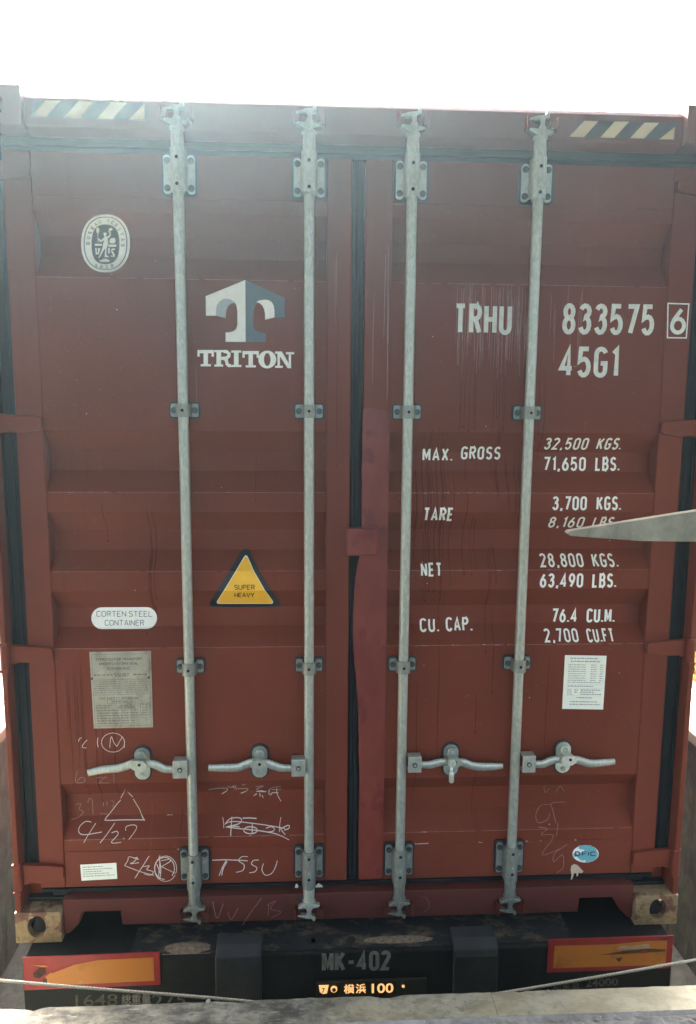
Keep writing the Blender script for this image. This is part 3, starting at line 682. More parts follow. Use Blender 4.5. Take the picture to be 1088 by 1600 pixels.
SP('CSC SAFETY APPROVAL', .12, .78, .378, .410)
for s0, t0, s1, t1 in ((.03, .635, .97, .64), (.03, .44, .97, .445), (.03, .03, .97, .03), (.03, .97, .97, .965), (.03, .03, .03, .97), (.97, .03, .97, .965), (.25, .33, .66, .33), (.25, .37, .66, .37), (.25, .33, .25, .37), (.66, .33, .66, .37), (.8, .17, .95, .17), (.8, .32, .95, .32), (.8, .17, .8, .32), (.95, .17, .95, .32), (.42, .285, .73, .285), (.42, .255, .73, .255), (.25, .8, .67, .8), (.25, .765, .67, .765)): lin(s0, t0, s1, t1)
dashes(mb, fn, [(.783, [(.28, .64)]), (.70, [(.05, .36), (.7, .93)]), (.71, [(.38, .63)]), (.685, [(.4, .62)])], 'grey_ink', -.0026, .02)
dashes(mb, fn, [(.61-.028*i, [(.05, .48), (.56, .93)]) for i in range(6)], 'grey_ink', -.0026, .011)
dashes(mb, fn, [(.35, [(.32, .6)]), (.30, [(.05, .32), (.46, .66)]), (.27, [(.05, .28), (.44, .7)])]+[(.235-.034*i, [(.06, .44), (.47, .6), (.63, .76 if i < 3 else .7)]) for i in range(6)]+[(.30-.033*i, [(.83, .92)]) for i in range(4)], 'grey_ink', -.0026, .016)
for q in ((.02, .655), (.955, .66)):
    p = fn(*q); mb.cyl((p[0], -.0055, p[1]), .004, .004, 'Y', 10, 'bolt')
drape(mb.build('data_plate', LD, label='weathered metal approval plate APPROVED FOR TRANSPORT UNDER CUSTOMS SEAL'), .0005)
# maker's sticker on the right door
fn = quad_px([(883, 1023.5), (948, 1024.5), (942.5, 1108.5), (878.5, 1107.5)])
mb = MB(); mb.prism([fn(0, 0), fn(1, 0), fn(1, 1), fn(0, 1)], 0, None, 'paper')
dashes(mb, fn, [(.945, [(.14, .8)]), (.89, [(.15, .87)])], 'grey_ink', -.0003, .026)
dashes(mb, fn, [(.825-.041*i, [(.1, .52), (.64, .78), (.86, .94)]) for i in range(8)]+[(.50, [(.1, .92)])], 'grey_ink', -.0003, .016)
dashes(mb, fn, [(.43, [(.1, .72)]), (.36, [(.1, .2), (.27, .36), (.42, .9)]), (.32, [(.1, .22), (.28, .36), (.42, .75)]), (.28, [(.1, .22), (.42, .93)])], 'grey_ink', -.0003, .022)
dashes(mb, fn, [(.215, [(.33, .72)]), (.14, [(.18, .84)]), (.09, [(.18, .92)])], 'grey_ink', -.0003, .022)
for t in (.46, .39, .25): mb.ribbon([fn(.06, t), fn(.94, t)], .0006, -.0002, 'shade')
drape(mb.build('specification_sticker', RD, label='cream sticker of small printed rows'), .0014)
fn = quad_px([(125.5, 1351), (182, 1348), (183.5, 1373), (127.5, 1376)])
mb = MB(); mb.prism([fn(0, 0), fn(1, 0), fn(1, 1), fn(0, 1)], 0, None, 'paper')
dashes(mb, fn, [(.83, [(.06, .64)]), (.68, [(.06, .9)]), (.54, [(.06, .6)]), (.40, [(.06, .78)]), (.26, [(.06, .94)])], 'grey_ink', -.0003, .06)
drape(mb.build('small_notice', LD, label='small cream notice with five printed lines'), .0014)
# oval inspection sticker
mb = MB(); mb.prism([Sf(915.2+20.5*math.cos(a), 1334+13.6*math.sin(a)) for a in np.linspace(0, 2*math.pi, 33)[:-1]], 0, None, 'white')
mb.prism([Sf(*p) for p in px([(545,565),(600,563),(625,580),(635,605),(625,630),(600,640),(578,643),(575,632),(560,636),(545,625),(530,612),(545,600),(575,598),(570,585),(545,580)], s_, 720, 1130, lambda a, b: (a, b))], -.00015, None, 'sky_teal')
mb.prism([Sf(*p) for p in px([(520,600),(535,598),(540,612),(530,618),(522,615)], s_, 720, 1130, lambda a, b: (a, b))], -.00015, None, 'sky_teal')
stroke_px(mb, 'DFIC', [(898.5, 1330), (931, 1330), (931, 1337.5), (898.5, 1337.5)], 'navy', .24, .85, -.0004, .2)
drape(mb.build('inspection_sticker', RD, label='turquoise and white oval sticker DFIC'), .0014)
mb = MB(); q = lambda P: px(P, s_, 720, 1130)
mb.prism(q([(508,675),(512,658),(525,650),(540,655),(555,672),(568,685),(560,692),(545,690),(542,705),(535,708),(534,692),(524,692),(520,705),(515,722),(508,722),(513,700),(510,690)]), -.0002, None, 'pale')
mb.build('paint_blot', RD).data; 
o = RD.children[-1]
for ch in RD.children:
    if ch.name.startswith('paint_blot'): drape(ch, .0012)

# ------------------------------------------------------------------ chalk
def chalk(parent, label, sc, ox, oy, strokes, wd=.0042, m='chalk', f=None):
    """strokes that touch or nearly touch make one written mark"""
    PX = [[(ox+a/sc, oy+b/sc) for a, b in st] for st in strokes]
    bb = [(min(p[0] for p in q), min(p[1] for p in q), max(p[0] for p in q), max(p[1] for p in q)) for q in PX]
    grp = list(range(len(PX)))
    for _ in range(4):
        for i in range(len(PX)):
            for k in range(len(PX)):
                a, b = bb[i], bb[k]; e = 1.2
                if a[0]-e < b[2] and b[0]-e < a[2] and a[1]-e < b[3] and b[1]-e < a[3]: grp[i] = grp[k] = min(grp[i], grp[k])
    for gi in sorted(set(grp)):
        mb = MB()
        for k, P in enumerate(PX):
            if grp[k] != gi: continue
            Q = []
            for i in range(len(P)-1):                           # Catmull-Rom
                p0, p1, p2, p3 = [Vector(P[max(0, min(len(P)-1, j))]) for j in (i-1, i, i+1, i+2)]
                for t in (0, .25, .5, .75): Q.append(.5*((2*p1)+(-p0+p2)*t+(2*p0-5*p1+4*p2-p3)*t*t+(-p0+3*p1-3*p2+p3)*t**3))
            Q.append(Vector(P[-1]))
            pts = [(f or Sf)(v.x+random.uniform(-.12, .12), v.y+random.uniform(-.12, .12)) for v in Q]
            mb.ribbon(pts, wd*.8*random.uniform(.8, 1.1), -.00008*(k % 5), m)
        o = mb.build('chalk_writing', parent, label=label)
        if f is None: drape(o, .0012)
el = lambda cx, cy, rx, ry, a0=0, a1=360, n=14: [(cx+rx*math.cos(R(a0+(a1-a0)*i/n)), cy+ry*math.sin(R(a0+(a1-a0)*i/n))) for i in range(n+1)]
chalk(LD, 'chalked 21 and circled M', 7.253, 100, 1140, [[(165,135),(180,100),(205,95)], [(265,118),(235,145),(208,190),(225,205),(255,205)], [(385,92),(380,150),(388,198)], el(558, 145, 130, 108, -40, 325), [(520,205),(527,130),(540,80),(570,150),(600,190)], [(600,190),(640,120),(665,85),(685,140),(685,208)]], .0028)
chalk(LD, 'chalked triangle', 7.253, 100, 1140, [[(697,680),(670,728),(645,775)], [(645,795),(580,870),(520,950)], [(520,950),(490,985),(472,1012),(488,1028),(700,1022),(915,1022)], [(722,700),(750,732),(780,762)], [(787,785),(850,890),(880,960)], [(880,960),(895,998),(915,1030)]], .0032)
chalk(LD, 'chalked 4/27', 7.253, 100, 1140, [[(310,1048),(250,1040),(185,1090),(167,1150),(195,1185),(270,1188),(430,1160)], [(362,1060),(290,1170),(225,1280)], [(575,1060),(500,1170),(410,1285)], [(540,1170),(600,1153),(612,1190),(540,1270),(570,1285),(650,1275)], [(672,1230),(684,1234)], [(700,1145),(708,1100),(780,1080),(825,1100),(800,1160),(735,1245)]], .0030)
chalk(LD, 'faint rubbed chalk marks', 7.253, 100, 1140, [[(155,470),(135,540),(135,590),(175,605),(230,590),(240,560),(200,540),(150,580)], [(370,545),(430,542),(490,546)], [(480,520),(440,560),(400,605)], [(400,603),(520,605)], [(565,500),(570,605)], [(135,850),(190,840),(175,900),(220,930),(170,990),(85,1020)], [(270,830),(290,780),(320,800),(330,955)], [(410,950),(520,955)], [(450,820),(445,870)], [(490,810),(490,860)], [(530,800),(570,820),(550,880)]], .0028, 'chalk_f')
chalk(LD, 'scribbled chalk marks beside lower rod bracket', 4.03, 180, 1320, [[(60,130),(80,100),(90,75),(150,92)], [(115,85),(140,80),(120,105),(98,118),(150,112)], [(215,70),(170,140),(125,210)], [(175,138),(215,132),(200,155),(240,168),(225,190),(185,183)], [(60,130),(150,165),(245,192)], el(318, 150, 70, 80, 30, 380), el(312, 148, 62, 70, 90, 400), [(282,65),(280,140),(270,215)], [(276,75),(288,150),(282,215)], [(285,85),(325,78),(350,100),(300,132),(285,140)], [(290,100),(340,90)], [(288,135),(330,155),(380,180)], [(262,120),(285,180)]], .0034)
chalk(LD, 'chalked letters TSSU', 4.03, 180, 1320, [[(612,97),(700,94),(835,100)], [(700,98),(672,150),(655,195)], [(705,105),(680,150),(672,192)], [(835,75),(800,74),(778,100),(812,125),(805,160),(762,172)], [(905,95),(872,98),(860,122),(892,142),(882,168),(845,176)], [(935,118),(925,155),(945,190),(985,180),(1010,140),(1022,100)]], .0042)
chalk(LD, 'chalked Japanese characters', 6.8, 310, 1210, [[(110,162),(200,148),(295,148),(308,168),(250,208)], el(385, 130, 15, 12, 0, 360, 8), [(312,128),(345,136),(370,130)], [(465,112),(500,106)], [(385,157),(460,150),(525,152),(510,175),(452,200)], [(610,132),(690,122),(640,145),(622,160),(722,182)], [(620,180),(722,182)], [(622,205),(590,225)], [(652,195),(658,235)], [(678,220),(690,248)], [(752,215),(755,165),(800,138),(878,127)], [(765,222),(790,195),(850,196)], [(785,160),(880,158)], [(835,140),(838,205),(880,285)]], .0034)
chalk(LD, 'chalked characters struck through', 6.8, 310, 1210, [[(260,455),(268,510),(272,570)], [(290,520),(340,470),(430,460),(460,485),(430,525),(300,558),(380,550),(440,558)], [(357,450),(350,550),(345,655)], [(470,465),(540,462),(620,468)], [(280,530),(350,500),(500,510),(700,535),(920,572)], [(295,560),(500,582),(700,605),(850,640),(965,695)], el(555, 592, 72, 36, 200, 540), [(575,515),(573,570),(572,622)], [(720,572),(775,555),(808,575),(790,605),(722,610)], [(878,455),(865,540),(862,610)], [(862,560),(890,600),(925,640)], [(885,575),(940,545),(968,548),(960,575),(915,590)]], .0036)
chalk(RD, 'faint chalk scribbles', s_, 720, 1130, [[(415,375),(370,380),(347,425),(360,460),(400,445),(412,415)], [(440,462),(425,400),(420,368),(480,365)], [(360,480),(400,488),(372,515),(430,520),(375,608),(470,575)], [(450,460),(442,520)], [(492,560),(435,600),(430,640),(470,608),(474,665),(445,690)], [(385,290),(390,320),(410,300)], [(440,320),(460,290),(480,320)]], .0034, 'chalk_f')
chalk(BOX, 'faint chalk marks on the sill', 3.022, 360, 1370, [[(-10,150),(8,185),(40,130)], [(150,85),(100,150),(60,212)], [(182,112),(180,170)], [(175,120),(215,98),(190,135),(240,150),(195,178)], el(905, 115, 30, 36, -90, 90, 8), [(-80,100),(-60,180),(-30,110)]], .0028, 'chalk_f', lambda u, v: W(u, v, .0192))
# highlights painted as pale lines along fold edges, plus chipped paint
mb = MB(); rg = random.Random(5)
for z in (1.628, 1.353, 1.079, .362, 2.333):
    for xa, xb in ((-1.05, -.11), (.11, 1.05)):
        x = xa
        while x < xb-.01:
            L = min(xb-x, rg.uniform(.02, .14)); mb.ribbon([(x, z), (x+L, z)], rg.choice((.0011, .0016, .0013)), -.0001, 'fold_glint'); x += L+rg.choice((.001, .001, .02))
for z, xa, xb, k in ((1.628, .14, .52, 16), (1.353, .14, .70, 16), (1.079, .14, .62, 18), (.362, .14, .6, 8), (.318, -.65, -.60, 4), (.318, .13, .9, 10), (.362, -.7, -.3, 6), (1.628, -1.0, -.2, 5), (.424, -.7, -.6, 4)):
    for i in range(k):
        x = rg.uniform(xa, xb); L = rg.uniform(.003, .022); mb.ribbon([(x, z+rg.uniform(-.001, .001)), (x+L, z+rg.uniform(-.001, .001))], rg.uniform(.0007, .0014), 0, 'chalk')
for i in range(46):
    x, z = rg.choice([(rg.uniform(-1.0, -.15), rg.uniform(.3, 2.4)), (rg.uniform(.15, 1.0), rg.uniform(.3, 2.4))]); r_ = rg.uniform(.0008, .0022)
    mb.ribbon([(x, z), (x+r_*1.4, z)], r_*1.3, 0, 'chalk')
drape(mb.build('paint_chips_and_glints', BOX, kind='stuff'), .0011)

# ------------------------------------------------------------------ locking rods
YR, RR = .018, .0174
RODX = (-.5829, -.1663, .1667, .5813)
def bolt(mb, x, y, z, r=.0085, m='bolt'):
    mb.cyl((x, y, z), r*1.25, .002, 'Y', 14, m); mb.cyl((x, y-.006, z), r, .006, 'Y', 6, m, smooth=False); mb.cyl((x, y-.0085, z), r*.55, .0025, 'Y', 8, m)
def rrect(x0, x1, z0, z1, r, n=5):
    out = []
    for cx, cz, a in ((x1-r, z1-r, 0), (x0+r, z1-r, 90), (x0+r, z0+r, 180), (x1-r, z0+r, 270)):
        for k in range(n+1): out.append((cx+r*math.cos(R(a+90*k/n)), cz+r*math.sin(R(a+90*k/n))))
    return out
def strap(mb, z0, z1, r, m, flare=.046, t=.004):
    """half pipe over the rod, open to the door"""
    n = 14; V = []
    prof = [(-r-.001, YF-.006)]+[(r*math.cos(R(180+180*k/n)), YR+r*math.sin(R(180+180*k/n))) for k in range(n+1)]+[(r+.001, YF-.006)]
    for z in (z0, z1): V += [(x, y, z) for x, y in prof]
    k = len(prof); mb.add(V, [(i, i+1, k+i+1, k+i) for i in range(k-1)], m, True)
    inner = [(x*.86, YR+(y-YR)*.86) for x, y in prof]; V2 = [(x, y, z) for z in (z0, z1) for x, y in prof]+[(x, y, z) for z in (z0, z1) for x, y in inner]
    mb.add(V2, [(i, 2*k+i, 2*k+i+1, i+1) for i in range(k-1)]+[(k+i, k+i+1, 3*k+i+1, 3*k+i) for i in range(k-1)], m)
def build_rod(i):
    x = RODX[i]
    mb = MB(); mb.cyl((0, YR, .135), RR, 2.65, 'Z', 28, 'galv')
    rod = mb.build('locking_rod', BOX, loc=(x, 0, 0)); return rod
rod0 = build_rod(0)
# sub-parts shared by all rods
def sub_parts(rod):
    for zc in (1.906, 1.015):
        mb = MB(); mb.prism(rrect(-.0515, .0515, zc-.028, zc+.028, .011), YF-.0045, YF+.003, 'rim', back=False)
        mb.prism(rrect(-.046, -.0215, zc-.022, zc+.022, .006), YF-.0105, YF-.0044, 'galv_b'); mb.prism(rrect(.0215, .046, zc-.022, zc+.022, .006), YF-.0105, YF-.0044, 'galv_b')
        strap(mb, zc-.022, zc+.022, .0245, 'galv_b'); mb.cyl((0, YR-.0252, zc), .0052, .003, 'Y', 12, 'hole')
        for s in (-1, 1): bolt(mb, s*.0345, YF-.0125, zc)
        mb.build('rod_bracket', rod)
    for zc, tz0, tz1, g in ((2.655, 2.595, 2.735, 'galv'), (.262, .178, .322, 'galv_d')):
        mb = MB(); mb.prism(rrect(-.0575, .0575, zc-.0665, zc+.0665, .014), YF-.0045, YF+.003, 'rim', back=False)
        for s in (-1, 1):
            a, b = sorted((s*.0265, s*.050)); mb.prism(rrect(a, b, zc-.059, zc+.059, .009), YF-.0115, YF-.0044, g)
            for dz in (-.042, .042): bolt(mb, s*.038, YF-.0135, zc+dz)
        strap(mb, tz0+.008, tz1-.008, .0245, g); mb.cyl((0, YR, tz0), .0222, .010, 'Z', 22, g); mb.cyl((0, YR, tz1-.010), .0222, .010, 'Z', 22, g)
        for dz in (-.040, .040): mb.cyl((0, YR-.0252, zc+dz), .0055, .003, 'Y', 12, 'hole')
        mb.build('rod_guide', rod)
    # cams (top, bottom mirrored)
    for zb, s, g in ((2.735, 1, 'galv'), (.178, -1, 'galv_d')):
        mb = MB(); c = lambda h, dz, r, r2=None: mb.cyl((0, YR, zb+s*h), r, s*dz, 'Z', 20, g, r2)
        c(0, .048, .0215, .0195); c(.048, .007, .0235)
        fl = [(-.040, .071), (-.020, .060), (.0, .055), (.02, .060), (.040, .064), (.038, .071), (.016, .075), (.008, .088), (.010, .106), (.024, .111), (.024, .126), (.014, .127), (.010, .118), (-.012, .116), (-.040, .108), (-.042, .101), (-.010, .104), (-.005, .090), (-.012, .076), (-.038, .078)]
        mb.prism([(a, zb+s*b) for a, b in fl], YR-.016, YR+.012, g)
        mb.build('locking_cam', rod, .003, 2)
        mb = MB(); k = 'red_rail' if s > 0 else 'sill'
        for sx in (-1, 1):
            a, b = sorted((sx*.030, sx*.0468)); mb.box(a, b, .004, .025 if s > 0 else .0198, min(zb+s*.078, zb+s*.104), max(zb+s*.078, zb+s*.104), k)
            mb.box(*sorted((sx*.047, sx*.052)), -.012, .024 if s > 0 else .0195, min(zb+s*.070, zb+s*.112), max(zb+s*.070, zb+s*.112), k)
            mb.build('cam_keeper', rod, .003, 2); mb = MB()
sub_parts(rod0)
rods = [rod0]+[copy_tree(rod0, BOX, RODX[i]-RODX[0]) for i in (1, 2, 3)]
for r_, l in zip(rods, ('leftmost galvanised locking rod', 'second galvanised locking rod', 'third galvanised locking rod', 'rightmost galvanised locking rod')): r_['label'] = l
rg = random.Random(21)
for rx in RODX:                                                  # rusty grime on the sill behind each cam
    mb = MB()
    for k in range(9):
        cx, cz, r0 = rx+rg.uniform(-.045, .045), rg.uniform(.065, .14), rg.uniform(.006, .02)
        mb.prism([(cx+r0*rg.uniform(.5, 1.2)*math.cos(q), cz+r0*rg.uniform(.4, 1)*math.sin(q)) for q in np.linspace(0, 2*math.pi, 13)[:-1]], .0196-.0001*k/9, None, 'grime')
    mb.build('rust_stain', BOX, kind='stuff')
Bl = lambda q: [W(455+(x-270)/10.88+0, 1390+(y-990)/10.88, .0545) for x, y in q]
for q in ([(270, 990), (335, 965), (345, 915), (365, 895), (390, 925), (392, 985)], [(660, 990), (690, 930), (735, 885), (790, 915), (820, 965), (915, 985)]):
    mb = MB(); mb.prism(Bl(q), .0545, .0558, 'white2'); mb.build('paint_splash', BOX, label='white paint splash behind the second rod')
# second rod: bottom end painted pale
for ch in rods[1].children:
    if ch.name.startswith('locking_cam') and min(v.co.z for v in ch.data.vertices) < 1:
        ch.data = ch.data.copy(); ch.data.materials[0] = M['galv_l']; ch['label'] = 'pale painted lower cam'
# handles
def handle(rod, path, cx, zc, hubs, light=False, nose=(0, 0)):
    """path: measured photo points of the lever, cx: catch centre x, hubs: hub x range"""
    rx = rod.location.x
    mb = MB(); pts = []; rad = []
    n = len(path)
    for j, (u, v, r_, yd) in enumerate(path):
        a = W(u, v, yd); pts.append((a[0]-rx, yd, a[1])); rad.append(r_)
    P2, R2 = [], []
    for i in range(n-1):
        p0, p1, p2, p3 = [Vector(pts[max(0, min(n-1, j))]) for j in (i-1, i, i+1, i+2)]
        for t in (0, .25, .5, .75):
            P2.append(.5*((2*p1)+(-p0+p2)*t+(2*p0-5*p1+4*p2-p3)*t*t+(-p0+3*p1-3*p2+p3)*t**3)); R2.append(rad[i]*(1-t)+rad[i+1]*t)
    P2.append(Vector(pts[-1])); R2.append(rad[-1]*.8); mb.tube(P2, R2, 'galv', 12, ry=.55, rz=1)
    mb.build('handle', rod)
    mb = MB(); h0, h1 = sorted((hubs[0]-rx, hubs[1]-rx)); z0, z1 = hubs[2], hubs[3]
    mb.box(h0, h1, -.014, -.010, z0, z1, 'galv'); mb.box(h0, h1, -.010, .028, z1-.004, z1-.0002, 'galv'); mb.box(h0, h1, -.010, .028, z0+.0002, z0+.004, 'galv')
    mb.cyl(((h0+h1)/2, -.018, (z0+z1)/2), .009, .004, 'Y', 14, 'bolt'); mb.cyl(((h0+h1)/2, -.0195, (z0+z1)/2), .005, .0015, 'Y', 10, 'galv')
    mb.build('handle_hub', rod, .0025)
    c = cx-rx; g = 'galv_l' if light else 'galv'
    mb = MB(); mb.prism(rrect(c-.034, c+.034, zc-.066, zc+.066, .033, 8), YF-.001, YF+.0045, 'rim', back=False)
    mb.prism(rrect(c-.027, c+.027, zc-.059, zc+.059, .0265, 8), YF-.008, YF-.0012, g)
    bolt(mb, c, YF-.010, zc-.042, .008, 'galv')
    mb.build('handle_catch', rod, .0015)
    zN = W(nose[0], nose[1], -.012)[1]
    mb = MB(); mb.prism([(c-.018, zN+.018), (c-.025, zN+.010), (c-.030, zN+.002), (c-.024, zN-.010), (c-.010, zN-.018), (c+.012, zN-.018), (c+.026, zN-.008), (c+.030, zN+.004), (c+.022, zN+.012), (c+.018, zN+.018)], -.018, -.011, g)
    zt = zc+.016
    mb.prism(rrect(c-.018, c+.018, zt, zc+.055, .016, 6), .024, .031, g)
    mb.add([(c-.0178, -.0178, zN+.0178), (c+.0178, -.0178, zN+.0178), (c+.0178, .0245, zt+.012), (c-.0178, .0245, zt+.012), (c-.0178, -.0112, zN+.0112), (c+.0178, -.0112, zN+.0112), (c+.0178, .0308, zt+.002), (c-.0178, .0308, zt+.002)],
           [(0, 1, 2, 3), (7, 6, 5, 4), (0, 3, 7, 4), (1, 5, 6, 2)], g)
    bolt(mb, c, .022, zc+.038, .008, 'galv'); mb.cyl((c+.004, -.0195, zN+.004), .0055, .0016, 'Y', 12, 'hole')
    mb.build('catch_cover', rod, .0015)
a = .004
handle(rods[0], [(137.5, 1208, .0125, a), (160, 1203, .0150, a), (183, 1201, .0155, a), (197, 1197, .0155, a), (210, 1192.5, .0150, a-.003), (222, 1194, .0100, a-.003), (234, 1193, .0140, a-.003), (245, 1196, .0160, a), (258, 1202, .0150, a), (275, 1202, .0125, a)], W(221, 1195, .03)[0], W(221, 1195, .045)[1]+.004, (W(270, 1200, -.01)[0], W(293, 1200, -.01)[0], W(280, 1216, -.01)[1], W(280, 1189, -.01)[1]), nose=(221, 1196))
handle(rods[1], [(326, 1200, .0125, a), (350, 1200, .0150, a), (372, 1199, .0155, a), (386, 1194, .0155, a), (397, 1191, .0150, a-.003), (405, 1192, .0100, a-.003), (416, 1192, .0140, a-.003), (427, 1196, .0160, a), (440, 1200, .0150, a), (460, 1200, .0125, a)], W(405.5, 1193, .03)[0], W(405.5, 1192, .045)[1]+.004, (W(455.5, 1200, -.01)[0], W(477.5, 1200, -.01)[0], W(467, 1213, -.01)[1], W(467, 1187, -.01)[1]), nose=(405, 1195))
handle(rods[2], [(786, 1197, .0100, a), (770, 1198, .0145, a), (748, 1198, .0155, a), (733, 1195, .0155, a), (722, 1191, .0150, a-.003), (708, 1193, .0100, a-.003), (694, 1191, .0140, a-.003), (684, 1192, .0150, a), (672, 1195, .0150, a), (656, 1195, .0130, a)], W(706, 1188, .03)[0], W(706, 1189, .045)[1]+.004, (W(638, 1195, -.01)[0], W(659, 1195, -.01)[0], W(648, 1207, -.01)[1], W(648, 1183, -.01)[1]), nose=(706, 1192))
handle(rods[3], [(961, 1190, .0115, a), (942, 1192, .0145, a), (922, 1193, .0155, a), (908, 1189, .0155, a), (897, 1187, .0150, a-.003), (885, 1189, .0100, a-.003), (872, 1187, .0140, a-.003), (860, 1189, .0150, a), (848, 1194, .0150, a), (834, 1194, .0130, a)], W(882.5, 1184, .03)[0], W(882.5, 1185, .045)[1]+.004, (W(816.5, 1194, -.01)[0], W(837, 1194, -.01)[0], W(827, 1207, -.01)[1], W(827, 1181, -.01)[1]), True, (883, 1188))
# bolt seal hanging in the third catch
t = thing('bolt_seal', 'shiny bolt seal hanging below the catch of the third rod handle', 'seal', (W(706, 1190, -.02)[0], -.026, W(706, 1191, -.02)[1]))
mb = MB(); mb.cyl((0, -.004, 0), .0145, .008, 'Y', 18, 'galv_l', r2=.012); mb.cyl((0, -.009, 0), .0085, .005, 'Y', 18, 'galv_l'); mb.build('seal_head', t, .0015)
mb = MB(); mb.tube([(0, .004, -.008), (0, .001, -.030), (0, .001, -.066)], .0055, 'galv_l', 12); mb.build('seal_pin', t)
mb = MB(); mb.tube([(0, .001, -.032), (0, .001, -.040), (0, .001, -.068), (0, .001, -.074)], [.008, .0098, .0098, .007], 'galv_l', 16); mb.build('seal_barrel', t)

# ------------------------------------------------------------------ trailer chassis
CH = thing('trailer_chassis', 'black steel rear end of a container trailer under the red container', 'trailer')
YB = -.085
mb = MB(); mb.box(-1.168, 1.168, YB, .19, -.30, -.006, 'chassis'); mb.build('rear_beam', CH, .010, 3)
mb = MB(); x0, x1 = -.332, .348                                      # sandy top between the stops
mb.box(-.80, .80, -.070, .16, -.0055, -.002, 'sandy'); mb.build('beam_top_plate', CH, .001)
for x, y in ((-.42, 0), ):
    pass
for px_, py_ in ((451, 1449), (493, 1450), (513, 1451), (549, 1450), (486, 1452), (768, 1441)):
    a = W(px_, py_, -.03); mb = MB(); mb.cyl((a[0], -.03, -.0018), .017, .001, 'Z', 16, 'hole'); mb.build('drain_hole', CH)
rg = random.Random(9)
def sandpile(cx, cy, rx, ry, h):
    n = 14; V = []; F = []
    for j in range(n+1):
        for i in range(n+1):
            a, b = -1+2*i/n, -1+2*j/n; d = max(0, 1-a*a-b*b); V.append((cx+a*rx, cy+b*ry, -.0035+h*d**.6*rg.uniform(.55, 1.1)))
    for j in range(n):
        for i in range(n): F.append((j*(n+1)+i, j*(n+1)+i+1, (j+1)*(n+1)+i+1, (j+1)*(n+1)+i))
    mb = MB(); mb.add(V, F, 'sand', True); mb.build('sand_crust', CH, kind='stuff')
sandpile(-.60, -.045, .085, .03, .014); sandpile(-.40, -.04, .05, .03, .010); sandpile(.16, -.035, .14, .022, .006)
for x0, x1 in ((-.495, -.334), (.352, .512)):                       # container stops
    mb = MB(); prof = [(YB-.001, -.30), (YB-.026, -.30), (YB-.026, -.020), (YB-.018, .002), (YB+.02, .022), (YB+.075, .026), (YB+.075, -.001), (YB-.001, -.001)]
    n = len(prof); mb.add([(x, y, z) for x in (x0, x1) for y, z in prof], [tuple(range(n)), tuple(range(n, 2*n))[::-1]]+[(i, n+i, n+(i+1) % n, (i+1) % n) for i in range(n)], 'stop')
    mb.build('container_stop', CH, .005, 2)
def reflector(c, label, tear):
    f = lambda s, t: (c[0]+(c[1]-c[0])*s, c[2]+(c[3]-c[2])*t+(c[4])*s)
    t = MB(); pl = lambda a, b, y0, y1, m: t.prism([f(a[0], b[0]), f(a[1], b[0]), f(a[1], b[1]), f(a[0], b[1])], y0, y1, m)
    pl((0, 1), (0, 1), YB-.0055, YB-.0003, 'refl_r'); o = t.build('reflector_plate', CH, .001, 1, label=label)
    t = MB(); t.prism([f(*q) for q in tear['in']], YB-.0066, YB-.0057, 'refl_o'); t.build('reflective_sheet', o)
    t = MB()
    for m, poly in tear['bits']: t.prism([f(*q) for q in poly], YB-.0072-.0002*rg.random(), YB-.0068, m)
    t.build('damage', o, label='torn and scuffed patch')
B = lambda u, v: W(u, v, YB)
a, b, c_, d = B(36, 1495), B(250, 1488), B(250, 1541), B(38, 1546)
reflector((a[0], b[0], d[1], a[1], .004), 'red bordered orange reflector, dented on its left end',
    {'in': [(.17, .12), (.955, .14), (.955, .86), (.55, .84), (.36, .72), (.20, .52), (.16, .40)],
     'bits': [('rust', [(.07, .52), (.12, .68), (.165, .66), (.165, .50), (.12, .36), (.075, .40)]), ('rust', [(.14, .36), (.17, .34), (.17, .14), (.14, .12)]), ('pale', [(.025, .20), (.045, .27), (.04, .20)]), ('refl_o', [(.05, .80), (.16, .76), (.19, .70), (.14, .70), (.09, .76)]), ('pale', [(.40, .16), (.42, .24), (.43, .22), (.41, .14)]), ('refl_r', [(.20, .54), (.36, .74), (.36, .715), (.21, .50)])]})
a, b, c_, d = B(857, 1467.5), B(1052, 1461.5), B(1050, 1506), B(856, 1518.5)
reflector((a[0], b[0], d[1], a[1], .002), 'red bordered orange reflector with a long tear on its right end',
    {'in': [(.045, .14), (.92, .12), (.95, .2), (.95, .86), (.80, .87), (.50, .80), (.05, .82)],
     'bits': [('rust', [(.42, .50), (.60, .60), (.80, .64), (.94, .60), (.94, .54), (.80, .52), (.55, .50)]), ('pale', [(.54, .66), (.58, .76), (.68, .74), (.80, .80), (.82, .66), (.70, .64)]), ('rust', [(.54, .38), (.57, .26), (.60, .40)]), ('rust', [(.90, .88), (.96, .92), (.92, .96)]), ('refl_r', [(.74, .56), (.78, .60), (.80, .52), (.76, .50)])]})
def chassis_text(txt, c, m, bold=0, name='lettering', label=None, y=YB, k='f'):
    mb = MB()
    if k == 's': stroke_px(mb, txt, c, m, .175, .46, 0, .16, lambda u, v: W(u, v, y))
    else: font_text(mb, txt, quad_px(c, lambda u, v: W(u, v, y)), m, 0, bold)
    o = mb.build(name, CH, label=label or 'lettering '+txt)
    for v in o.data.vertices: v.co.y += y-.0008
    return o
chassis_text('MK-402', [(503, 1487), (611, 1485), (611, 1516), (503, 1519)], 'dim_white', k='s')
chassis_text('1648', [(118, 1555), (184, 1553), (184, 1571), (118, 1573)], 'dim2', .004); chassis_text('総重量', [(190, 1554), (236, 1552.5), (236, 1568), (190, 1570)], 'dim_white', .01)
chassis_text('275', [(238, 1554), (290, 1552), (290, 1572), (238, 1574)], 'dim2', .01)
